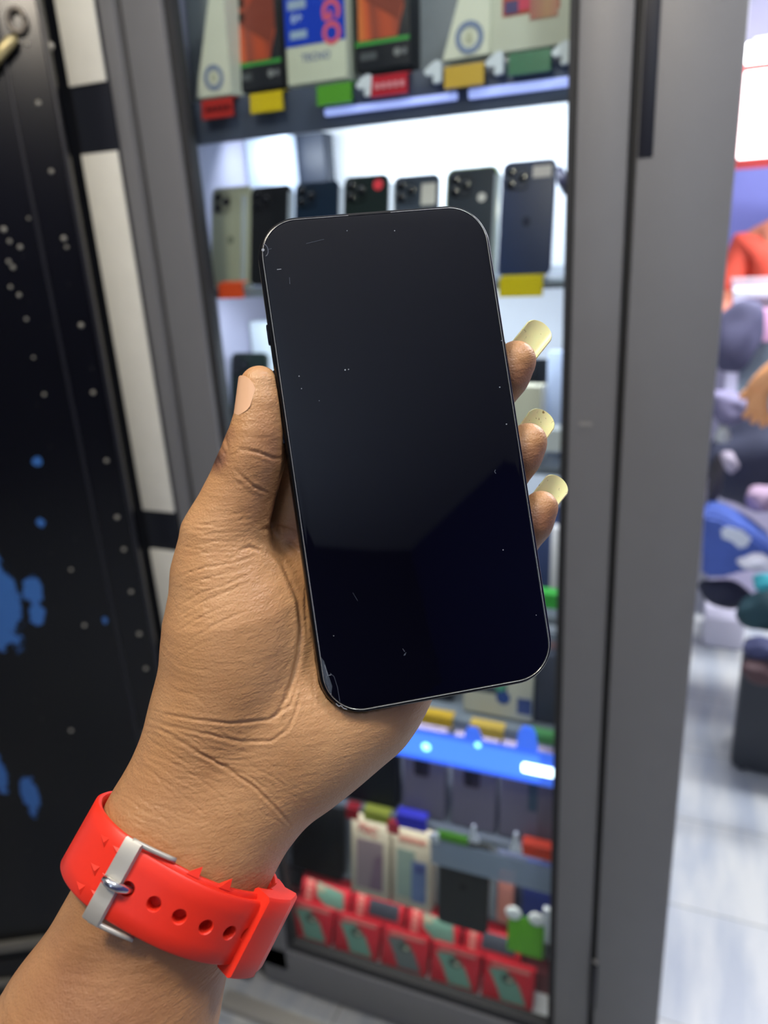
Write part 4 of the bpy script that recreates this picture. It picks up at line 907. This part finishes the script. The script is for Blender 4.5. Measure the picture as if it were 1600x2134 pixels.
# thenar folds (fan from the thumb web)
for pl, dp in (([(372, 1200), (420, 1185), (480, 1175), (530, 1160)], .45), ([(372, 1225), (430, 1205), (500, 1190)], .4), ([(374, 1262), (420, 1235), (480, 1215), (530, 1190)], .55), ([(372, 1285), (420, 1255), (475, 1232), (520, 1212)], .5), ([(376, 1312), (430, 1280), (490, 1255)], .45), ([(395, 1335), (450, 1300), (520, 1270)], .5),
               ([(385, 1160), (440, 1150), (500, 1150)], .35), ([(392, 1140), (450, 1128), (510, 1130)], .3), ([(400, 1120), (455, 1110), (520, 1108)], .3), ([(415, 1095), (470, 1088), (530, 1080)], .25), ([(372, 1370), (410, 1345), (460, 1325)], .3)):
    crease(pl, dp, 3)
# life line between the ball of the thumb and the palm
crease([(600, 1200), (622, 1250), (628, 1310), (622, 1370), (612, 1410), (600, 1450), (570, 1500)], 1.6, 7, 0.2)
crease([(652, 1400), (654, 1460), (652, 1500)], 0.4, 3); crease([(640, 1200), (636, 1260), (640, 1330)], 0.5, 4)
# thumb joint folds
crease([(500, 935), (535, 942), (570, 955), (590, 955)], 0.9, 4); crease([(478, 950), (510, 938)], .4, 3)
crease([(490, 980), (530, 1015), (560, 1028)], 0.7, 4); crease([(480, 990), (520, 1030)], .3, 3)
crease([(468, 905), (475, 935), (462, 965)], 0.6, 4); crease([(458, 925), (470, 950)], .6, 3); crease([(452, 950), (462, 975)], .5, 3)
# web of the thumb and base of the index finger
crease([(545, 1150), (520, 1140), (500, 1146)], .8, 5); crease([(545, 1105), (580, 1098), (610, 1108)], 1.2, 6); crease([(560, 1150), (590, 1175), (600, 1200)], .9, 6); crease([(600, 1130), (625, 1150)], 1.2, 7)
crease([(590, 1030), (612, 1028)], .4, 4); crease([(590, 990), (608, 988)], .3, 4)
rw = random.Random(11)
def family(n_, cx_, cy_, sx_, sy_, ang_, ln_, dep_):
    for _ in range(n_):
        x_, y_ = rw.gauss(cx_, sx_), rw.gauss(cy_, sy_); a_ = rad(ang_ + rw.gauss(0, 9)); L_ = ln_ * rw.uniform(0.5, 1.3)
        pts_ = [(x_ + math.cos(a_) * L_ * t + rw.gauss(0, 4), y_ + math.sin(a_) * L_ * t + rw.gauss(0, 5)) for t in (-0.5, -0.2, 0.15, 0.5)]
        crease(pts_, dep_ * rw.uniform(0.4, 0.95), 3)
family(26, 440, 1560, 60, 45, 18, 130, 0.34); family(12, 560, 1640, 35, 40, 28, 70, 0.3); family(16, 340, 1680, 50, 50, 28, 110, 0.26)
family(18, 440, 1170, 40, 55, -12, 80, 0.30); family(12, 430, 1300, 40, 50, -28, 80, 0.22); family(12, 510, 1010, 30, 60, 12, 50, 0.26); family(8, 600, 1430, 12, 50, 105, 70, 0.26); family(8, 480, 940, 20, 25, 20, 30, 0.3)
# skin that would enter the rigid phone lies flat against it
Lc = (Vh - T3) @ R3
for _r in (0,):
    dxs = W / 2 - np.abs(Lc[:, 0]); qx = np.abs(Lc[:, 0]) - (W / 2 - 0.0135); qy = np.abs(Lc[:, 1]) - (H / 2 - 0.0135); dys = 0.0135 - np.hypot(np.maximum(qx, 0), np.maximum(qy, 0)); dz0 = Lc[:, 2] + 0.0002; dz1 = 0.0080 - Lc[:, 2]
    ins = (dxs > -0.0001) & (dys > -0.0001) & (dz0 > 0) & (dz1 > 0)
    side = ins & (dxs < dz1) & (dxs < 0.004); bk_ = ins & ~side
    Lc[side, 0] = np.sign(Lc[side, 0]) * (W / 2 + 0.0001); Lc[bk_, 2] = 0.0081
    mv = side | bk_; Vh[mv] = (Lc[mv] @ R3.T) + T3
print('skin pressed flat', int(side.sum()), int(bk_.sum()))
Vh = Vh + N * (disp * ~mv)[:, None]
Vw = (B @ Vh.T).T + CAM
org = c2w(Lpt(400, 1800, 0.020))
me.vertices.foreach_set('co', (Vw - org).ravel()); me.update()
# pigment: darker knuckle skin on the outer thumb, paler palm, plus painted shade (thumb hollow, forearm) and a lit palm strip
skin_tone = np.full(nv, 0.30)
def spot(px, py, r, v):
    global skin_tone
    skin_tone = skin_tone + v * np.exp(-((PXv - px) ** 2 + (PYv - py) ** 2) / r ** 2)
spot(448, 955, 22, 0.70); spot(470, 905, 22, 0.3); spot(565, 930, 50, 0.16); spot(520, 1000, 80, 0.08); spot(560, 1060, 50, 0.12); spot(610, 1120, 40, 0.25); spot(640, 1350, 50, -0.10); spot(700, 1500, 120, -0.15); spot(450, 1240, 90, -0.12)
spot(300, 1700, 120, 0.12); spot(1080, 780, 60, 0.28); spot(1110, 950, 55, 0.30); spot(1135, 1090, 55, 0.34); spot(1085, 735, 26, -0.2); spot(1105, 905, 26, -0.22); spot(1130, 1040, 24, -0.22); spot(200, 2100, 230, 0.26); spot(545, 800, 45, -0.15)
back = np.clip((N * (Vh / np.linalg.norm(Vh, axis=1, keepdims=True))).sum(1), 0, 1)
skin_tone = np.clip(skin_tone + 0.55 * back, 0, 1)
at = me.attributes.new('pigment_and_shade', 'FLOAT', 'POINT'); at.data.foreach_set('value', skin_tone.astype(np.float32))
me.polygons.foreach_set('use_smooth', [True] * len(me.polygons))
def skin_material():
    mt = bpy.data.materials.new('brown_skin'); mt.use_nodes = True; nt = mt.node_tree; p = nt.nodes['Principled BSDF']
    tc = nt.nodes.new('ShaderNodeTexCoord'); an = nt.nodes.new('ShaderNodeAttribute'); an.attribute_name = 'pigment_and_shade'
    n1 = nt.nodes.new('ShaderNodeTexNoise'); n1.inputs['Scale'].default_value = 55; n1.inputs['Detail'].default_value = 6; nt.links.new(tc.outputs['Object'], n1.inputs['Vector'])
    ad = nt.nodes.new('ShaderNodeMath'); ad.operation = 'MULTIPLY_ADD'; ad.inputs[1].default_value = 0.34; ad.inputs[2].default_value = -0.17; nt.links.new(n1.outputs['Fac'], ad.inputs[0])
    a2 = nt.nodes.new('ShaderNodeMath'); a2.operation = 'ADD'; nt.links.new(ad.outputs[0], a2.inputs[0]); nt.links.new(an.outputs['Fac'], a2.inputs[1])
    cr = nt.nodes.new('ShaderNodeValToRGB'); e = cr.color_ramp.elements
    e[0].position = 0.0; e[0].color = rgb(208, 162, 114); e[1].position = 1.0; e[1].color = rgb(86, 56, 44)
    x = e.new(0.35); x.color = rgb(182, 134, 88); x = e.new(0.62); x.color = rgb(144, 99, 68)
    nt.links.new(a2.outputs[0], cr.inputs[0]); nt.links.new(cr.outputs[0], p.inputs['Base Color'])
    p.inputs['Roughness'].default_value = 0.46; p.inputs['Subsurface Weight'].default_value = 0.12; p.inputs['Subsurface Scale'].default_value = 0.004
    p.inputs['Subsurface Radius'].default_value = (1.0, 0.35, 0.2)
    vo = nt.nodes.new('ShaderNodeTexVoronoi'); vo.feature = 'DISTANCE_TO_EDGE'; vo.inputs['Scale'].default_value = 1000
    mp = nt.nodes.new('ShaderNodeMapping'); mp.inputs['Rotation'].default_value = (0.3, 0.4, 0.5); mp.inputs['Scale'].default_value = (1, 0.5, 1)
    nt.links.new(tc.outputs['Object'], mp.inputs[0]); nt.links.new(mp.outputs[0], vo.inputs['Vector'])
    n2 = nt.nodes.new('ShaderNodeTexNoise'); n2.inputs['Scale'].default_value = 420; n2.inputs['Detail'].default_value = 5; nt.links.new(mp.outputs[0], n2.inputs['Vector'])
    m1 = nt.nodes.new('ShaderNodeMath'); m1.operation = 'MULTIPLY_ADD'; m1.inputs[1].default_value = 0.8; nt.links.new(vo.outputs['Distance'], m1.inputs[0]); nt.links.new(n2.outputs['Fac'], m1.inputs[2])
    mp3 = nt.nodes.new('ShaderNodeMapping'); mp3.inputs['Rotation'].default_value = (0, 0.25, 0); mp3.inputs['Scale'].default_value = (0.16, 0.3, 1); nt.links.new(tc.outputs['Object'], mp3.inputs[0])
    n3 = nt.nodes.new('ShaderNodeTexNoise'); n3.inputs['Scale'].default_value = 620; n3.inputs['Detail'].default_value = 4; nt.links.new(mp3.outputs[0], n3.inputs['Vector'])
    m2 = nt.nodes.new('ShaderNodeMath'); m2.operation = 'MULTIPLY_ADD'; m2.inputs[1].default_value = 1.5; nt.links.new(n3.outputs['Fac'], m2.inputs[0]); nt.links.new(m1.outputs[0], m2.inputs[2]); m1 = m2
    bp = nt.nodes.new('ShaderNodeBump'); bp.inputs['Strength'].default_value = 0.42; bp.inputs['Distance'].default_value = 0.0005
    nt.links.new(m1.outputs[0], bp.inputs['Height']); nt.links.new(bp.outputs['Normal'], p.inputs['Normal'])
    return mt
me.materials.append(skin_material())
me.name = 'hand_and_forearm'
person = thing('person', 'bare brown left hand and forearm with long pale nails, gripping the black smartphone', 'person', Vector(org))
hand = bpy.data.objects.new('hand_and_forearm', me); COL.objects.link(hand); hand.parent = person

# finger nails
def nail(name, tip, direc, dorsal, r, half_deg, l_back, l_fwd, mt, thick=0.0006, apex=None, cut=0.5, wscale=1.0, label=None, off_deg=0, tip_round=0.5, rise=0.0):
    """plate bent around a cylinder; tip/direc/dorsal in camera space"""
    d = direc / np.linalg.norm(direc); n_ = dorsal - d * (dorsal @ d); n_ /= np.linalg.norm(n_); s_ = np.cross(d, n_)
    bm_ = bmesh.new(); NU, NV = 16, 24; G = [[[None] * (NU + 1) for _ in range(NV + 1)] for _ in range(2)]
    for layer, dr in enumerate((0.0, thick)):
        for j in range(NV + 1):
            v = j / NV; y = -l_back + (l_back + l_fwd) * v
            for i in range(NU + 1):
                u = -1 + 2 * i / NU
                edge = l_fwd - (l_fwd + l_back) * 0.0
                # rounded free edge and rounded cuticle
                yy = y
                capf = l_fwd - r * tip_round * (1 - math.sqrt(max(0, 1 - (abs(u) * 0.97) ** 2)))
                capb = -l_back + r * cut * (1 - math.sqrt(max(0, 1 - (abs(u) * 0.97) ** 2)))
                yy = capb + (capf - capb) * v
                a = rad(half_deg) * u * wscale + rad(off_deg); rr = r + dr
                q = tip + d * yy + n_ * (rr * math.cos(a) + ((apex - r) if apex is not None else 0) + rise * v) + s_ * rr * math.sin(a)
                G[layer][j][i] = bm_.verts.new(Vector(c2w(q) - org))
    for layer in (0, 1):
        for j in range(NV):
            for i in range(NU): bm_.faces.new((G[layer][j][i], G[layer][j][i + 1], G[layer][j + 1][i + 1], G[layer][j + 1][i]))
    rim = [(0, i) for i in range(NU)] + [(j, NU) for j in range(NV)] + [(NV, i) for i in range(NU, 0, -1)] + [(j, 0) for j in range(NV, 0, -1)]
    for k in range(len(rim)):
        a, b_ = rim[k], rim[(k + 1) % len(rim)]
        bm_.faces.new((G[0][a[0]][a[1]], G[0][b_[0]][b_[1]], G[1][b_[0]][b_[1]], G[1][a[0]][a[1]]))
    o_ = link_mesh(name, bm_, mt, person, auto=rad(60))
    if label: o_['label'] = label
    return o_
M_NAIL = bpy.data.materials.new('clear_yellow_nail'); M_NAIL.use_nodes = True; nt = M_NAIL.node_tree; p = nt.nodes['Principled BSDF']
tc = nt.nodes.new('ShaderNodeTexCoord'); nz = nt.nodes.new('ShaderNodeTexNoise'); nz.inputs['Scale'].default_value = 700; nz.inputs['Detail'].default_value = 3; nt.links.new(tc.outputs['Object'], nz.inputs['Vector'])
cr = nt.nodes.new('ShaderNodeValToRGB'); cr.color_ramp.elements[0].position = 0.26; cr.color_ramp.elements[0].color = rgb(140, 130, 80); cr.color_ramp.elements[1].position = 0.34; cr.color_ramp.elements[1].color = rgb(250, 241, 182)
nt.links.new(nz.outputs['Fac'], cr.inputs[0]); nt.links.new(cr.outputs[0], p.inputs['Base Color'])
p.inputs['Roughness'].default_value = 0.22; p.inputs['Alpha'].default_value = 0.90; p.inputs['Subsurface Weight'].default_value = 0.4; p.inputs['Subsurface Scale'].default_value = 0.003
mm = 0.001
def fdir(a, b_): return Lpt(*b_) - Lpt(*a)
back_dir = R3[:, 2]
for nm, tp_, dr_, r_, hd, lf in (('middle', (1075, 752, 13.2), (1075 + 62, 752 - 78, 9.5), 5.9, 50, 17.4), ('ring', (1100, 921, 13.2), (1100 + 57, 921 - 82, 10), 6.0, 52, 13.2), ('little', (1127, 1058, 12.8), (1127 + 62, 1058 - 78, 10), 5.2, 52, 13.2)):
    t0 = Lpt(tp_[0], tp_[1], tp_[2] * mm); dd = Lpt(dr_[0], dr_[1], dr_[2] * mm) - t0; dd /= np.linalg.norm(dd)
    nail('fingernail', t0, dd, back_dir + 0.12 * R3[:, 0], (r_ + 2.2) * mm, 38, 5 * mm, lf * mm, M_NAIL, apex=(r_ - 0.2) * mm, tip_round=0.55, label='long translucent yellowish nail')
nail('fingernail', Lpt(850, 675, 0.0165), Lpt(900, 640, 0.0150) - Lpt(850, 675, 0.0165), back_dir, 6 * mm, 52, 5 * mm, 14 * mm, M_NAIL, label='long translucent yellowish nail')
td = Lpt(541, 775, 0.0053) - Lpt(542, 850, 0.0058)
nail('fingernail', Lpt(541, 820, 0.0056), td, -0.93 * R3[:, 0] - 0.33 * R3[:, 2], 7.2 * mm, 54, 8.0 * mm, 5.2 * mm, mat('natural_nail', (232, 184, 144), 0.35), thick=0.0003, tip_round=0.9, cut=0.5, apex=8.25 * mm, rise=-0.0019)

# ------------------------------------------------------------------ wrist strap
ctr = Lpt(405, 1838, 0.0215)
axis = Lpt(300, 2035, 0.0205) - Lpt(405, 1838, 0.0215); axis /= np.linalg.norm(axis)      # towards the elbow
fwd = -R3[:, 2]; fwd = fwd - axis * (fwd @ axis); fwd /= np.linalg.norm(fwd)                 # towards the viewer
lat = np.cross(axis, fwd); lat /= np.linalg.norm(lat)
if lat[0] < 0: lat = -lat
SW = 0.0111   # half width of the strap
NA = 144
def skin_radius(th):
    u = lat * math.cos(th) + fwd * math.sin(th); best = 0
    for off in (-SW, -SW / 2, 0, SW / 2, SW):
        ts = np.linspace(0.01, 0.06, 200); P = ctr + axis * off + ts[:, None] * u
        f = hand_sdf(P); k = np.argmax(f > 0.0006); best = max(best, ts[k])
    return best
TH = np.linspace(0, 2 * math.pi, NA, endpoint=False)
RAD = np.array([skin_radius(t) for t in TH])
for _ in range(6): RAD = np.maximum(RAD, 0.5 * RAD + 0.25 * (np.roll(RAD, 1) + np.roll(RAD, -1)))
for _ in range(4): RAD = 0.5 * RAD + 0.25 * (np.roll(RAD, 1) + np.roll(RAD, -1))
def Rat(th): return np.interp(th % (2 * math.pi), np.append(TH, 2 * math.pi), np.append(RAD, RAD[0]))
def BP(th, off, h): return ctr + axis * off + (Rat(th) + h) * (lat * math.cos(th) + fwd * math.sin(th))
def prj(q): return np.array([CX + F_PX * q[0] / q[2], CY + F_PX * q[1] / q[2]])
watch = thing('wristwatch', 'red rubber watch strap with a silver buckle around the wrist', 'watch', Vector(c2w(ctr)))
worg = c2w(ctr)
def band(bm_, th0, th1, h0, h1, hw0, hw1=None, n=60, bev=0.0007, closed=False, hfun=None):
    """strip bent round the wrist between two angles; section is a rounded rectangle"""
    rings = []
    for i in range(n + (0 if closed else 1)):
        t = i / n; th = th0 + (th1 - th0) * t; hw = hw0 + ((hw1 if hw1 is not None else hw0) - hw0) * t
        dh = hfun(t) if hfun else 0.0
        sec = [(-hw + bev, h0), (hw - bev, h0), (hw, h0 + bev), (hw, h1 - bev), (hw - bev, h1), (hw * 0.5, h1), (0, h1), (-hw * 0.5, h1), (-hw + bev, h1), (-hw, h1 - bev), (-hw, h0 + bev)]
        rings.append([bm_.verts.new(Vector(c2w(BP(th, o_, h_ + dh)) - worg)) for o_, h_ in sec])
    m_ = len(rings[0]); N_ = len(rings)
    for i in range(N_ if closed else N_ - 1):
        a, b_ = rings[i], rings[(i + 1) % N_]
        for k in range(m_): bm_.faces.new((a[k], a[(k + 1) % m_], b_[(k + 1) % m_], b_[k]))
    if not closed: bm_.faces.new(rings[0][::-1]); bm_.faces.new(rings[-1])
M_RUB = mat('red_rubber', (232, 50, 30), 0.42, spec=0.4, sss=0.1)
def find_th(px, py, h):
    ts = np.linspace(0.05, math.pi - 0.05 + 0.6, 400); d = [np.hypot(*(prj(BP(t, 0, h)) - (px, py))) for t in ts]; return ts[int(np.argmin(d))]
th_b = find_th(240, 1842, 0.004)       # buckle
th_k = find_th(518, 1962, 0.006)       # keeper
bmw = bmesh.new(); band(bmw, 0, 2 * math.pi, 0.0002, 0.0026, SW, n=NA, closed=True)
strap = link_mesh('strap', bmw, M_RUB, watch, auto=rad(45))
# tail layer with holes
bmw = bmesh.new(); band(bmw, th_b - 0.03, th_k - 0.10, 0.0027, 0.0050, SW * 0.93, SW * 0.90, n=70)
tail = link_mesh('strap_tail', bmw, M_RUB, watch, auto=rad(45))
hole_px = [(262, 1852), (318, 1884), (373, 1910), (427, 1936), (477, 1956), (514, 1972)]
cb = bmesh.new(); holes = []
for px, py in hole_px:
    th = find_th(px, py, 0.0050)
    q = BP(th, 0, 0.004); nrm = (BP(th, 0, 0.006) - q); tng = BP(th + 0.02, 0, 0.004) - BP(th - 0.02, 0, 0.004); tng /= np.linalg.norm(tng)
    nrm = np.cross(axis, tng); nrm /= np.linalg.norm(nrm)
    if nrm @ fwd < 0: nrm = -nrm
    holes.append((th, q, nrm, tng))
    Mx = Matrix([[*(B @ axis), 0], [*(B @ tng), 0], [*(B @ nrm), 0], [0, 0, 0, 1]]).transposed().to_3x3().to_4x4()
    Mx = Matrix.Translation(Vector(c2w(q) - worg)) @ Mx
    lathe(cb, [(0.0020, -0.0034), (0.0020, 0.0006), (0.0026, 0.0014), (0.0026, 0.004)], 20, Mx)
cme = bpy.data.meshes.new('c'); bmesh.ops.recalc_face_normals(cb, faces=cb.faces[:]); cb.to_mesh(cme); cb.free()
cut = bpy.data.objects.new('c', cme); COL.objects.link(cut); cut.parent = watch
for tgt in (tail, strap):
    bo = tgt.modifiers.new('b', 'BOOLEAN'); bo.operation = 'DIFFERENCE'; bo.object = cut; bo.solver = 'EXACT'
    dg = bpy.context.evaluated_depsgraph_get(); dg.update()
    nm_ = bpy.data.meshes.new_from_object(tgt.evaluated_get(dg)); tgt.modifiers.clear(); tgt.data = nm_
bpy.data.objects.remove(cut)
# keepers
bmw = bmesh.new(); band(bmw, th_k + 0.02, th_k - 0.30, 0.0003, 0.0074, SW + 0.0016, n=14, bev=0.0009, hfun=lambda t: 0.0022 * t); link_mesh('keeper_loop', bmw, M_RUB, watch, auto=rad(45))
bmw = bmesh.new(); band(bmw, th_k - 0.34, th_k - 0.66, 0.0003, 0.0092, SW + 0.0008, n=14, bev=0.0009); link_mesh('keeper_loop', bmw, M_RUB, watch, auto=rad(45))
bmw = bmesh.new(); band(bmw, th_k - 0.60, th_k - 1.1, 0.0003, 0.0084, SW - 0.0014, n=20, bev=0.0009, hfun=lambda t: -0.003 * t); link_mesh('strap_tail', bmw, M_RUB, watch, auto=rad(45))
# buckle
M_STEEL = mat('brushed_steel', (188, 185, 174), 0.42, 0.35)
bmw = bmesh.new(); band(bmw, th_b + 0.060, th_b - 0.072, 0.0052, 0.0066, SW + 0.0014, n=8, bev=0.0005)
bk = link_mesh('buckle', bmw, M_STEEL, watch, auto=rad(45))
for sgn in (-1, 1):
    bmw = bmesh.new(); pts = [Vector(c2w(BP(th_b + 0.02 - 0.06 * i, sgn * (SW + 0.0010), 0.0056 - 0.0006 * i)) - worg) for i in range(7)]
    tube(bmw, pts, 0.0008, 8); link_mesh('buckle_side_bar', bmw, M_STEEL, bk, True)
bmw = bmesh.new(); th0 = find_th(262, 1852, 0.005)
pts = [Vector(c2w(BP(th_b + (th0 - th_b) * s, 0.0002, h)) - worg) for s, h in ((-0.35, 0.0070), (0.05, 0.0078), (0.45, 0.0078), (0.8, 0.0072), (1.1, 0.0056), (1.25, 0.0040))]
tube(bmw, pts, [0.0012, 0.0014, 0.0014, 0.0014, 0.0012, 0.0010], 10); link_mesh('buckle_prong', bmw, mat('polished_steel', (215, 215, 215), 0.12, 0.95), bk, True)
# raised chevrons on the left part and little teeth on the under strap
for (px, py) in ((212, 1752), (190, 1815), (240, 1778), (218, 1835), (165, 1850), (195, 1870)):
    ths = np.linspace(th_b + 0.1, math.pi + 0.3, 60); best = min(((np.hypot(*(prj(BP(t, o_, 0.0027)) - (px, py))), t, o_) for t in ths for o_ in np.linspace(-SW * .9, SW * .9, 19)))
    t, o_ = best[1], best[2]
    bmw = bmesh.new(); P0 = [BP(t + 0.05, o_ - 0.0012, 0.0026), BP(t - 0.05, o_ - 0.0022, 0.0026), BP(t - 0.05, o_ + 0.0010, 0.0026)]
    apex = BP(t - 0.04, o_ - 0.0004, 0.0034)
    vs = [bmw.verts.new(Vector(c2w(q) - worg)) for q in P0 + [apex]]
    for f_ in ((0, 1, 2), (0, 1, 3), (1, 2, 3), (2, 0, 3)): bmw.faces.new([vs[i] for i in f_])
    link_mesh('strap_ridge', bmw, M_RUB, watch)
for (px, py) in ((382, 1818), (449, 1848)):
    th = find_th(px - 20, py + 80, 0.0027)
    bmw = bmesh.new(); base = [BP(th + 0.07, -SW * 0.96, 0.0002), BP(th - 0.07, -SW * 0.96, 0.0002), BP(th - 0.07, -SW * 0.96, 0.0028), BP(th + 0.07, -SW * 0.96, 0.0028)]
    tipq = BP(th - 0.05, -SW - 0.0028, 0.0016)
    vs = [bmw.verts.new(Vector(c2w(q) - worg)) for q in base + [tipq]]
    for f_ in ((0, 1, 2, 3), (0, 1, 4), (1, 2, 4), (2, 3, 4), (3, 0, 4)): bmw.faces.new([vs[i] for i in f_])
    link_mesh('strap_tooth', bmw, M_RUB, watch)
# watch case on the far side of the wrist
bmw = bmesh.new(); band(bmw, -math.pi / 2 - 0.55, -math.pi / 2 + 0.55, 0.0024, 0.0115, 0.021, n=16, bev=0.002); link_mesh('watch_case', bmw, mat('dark_case', (30, 30, 34), 0.3), watch, auto=rad(45))
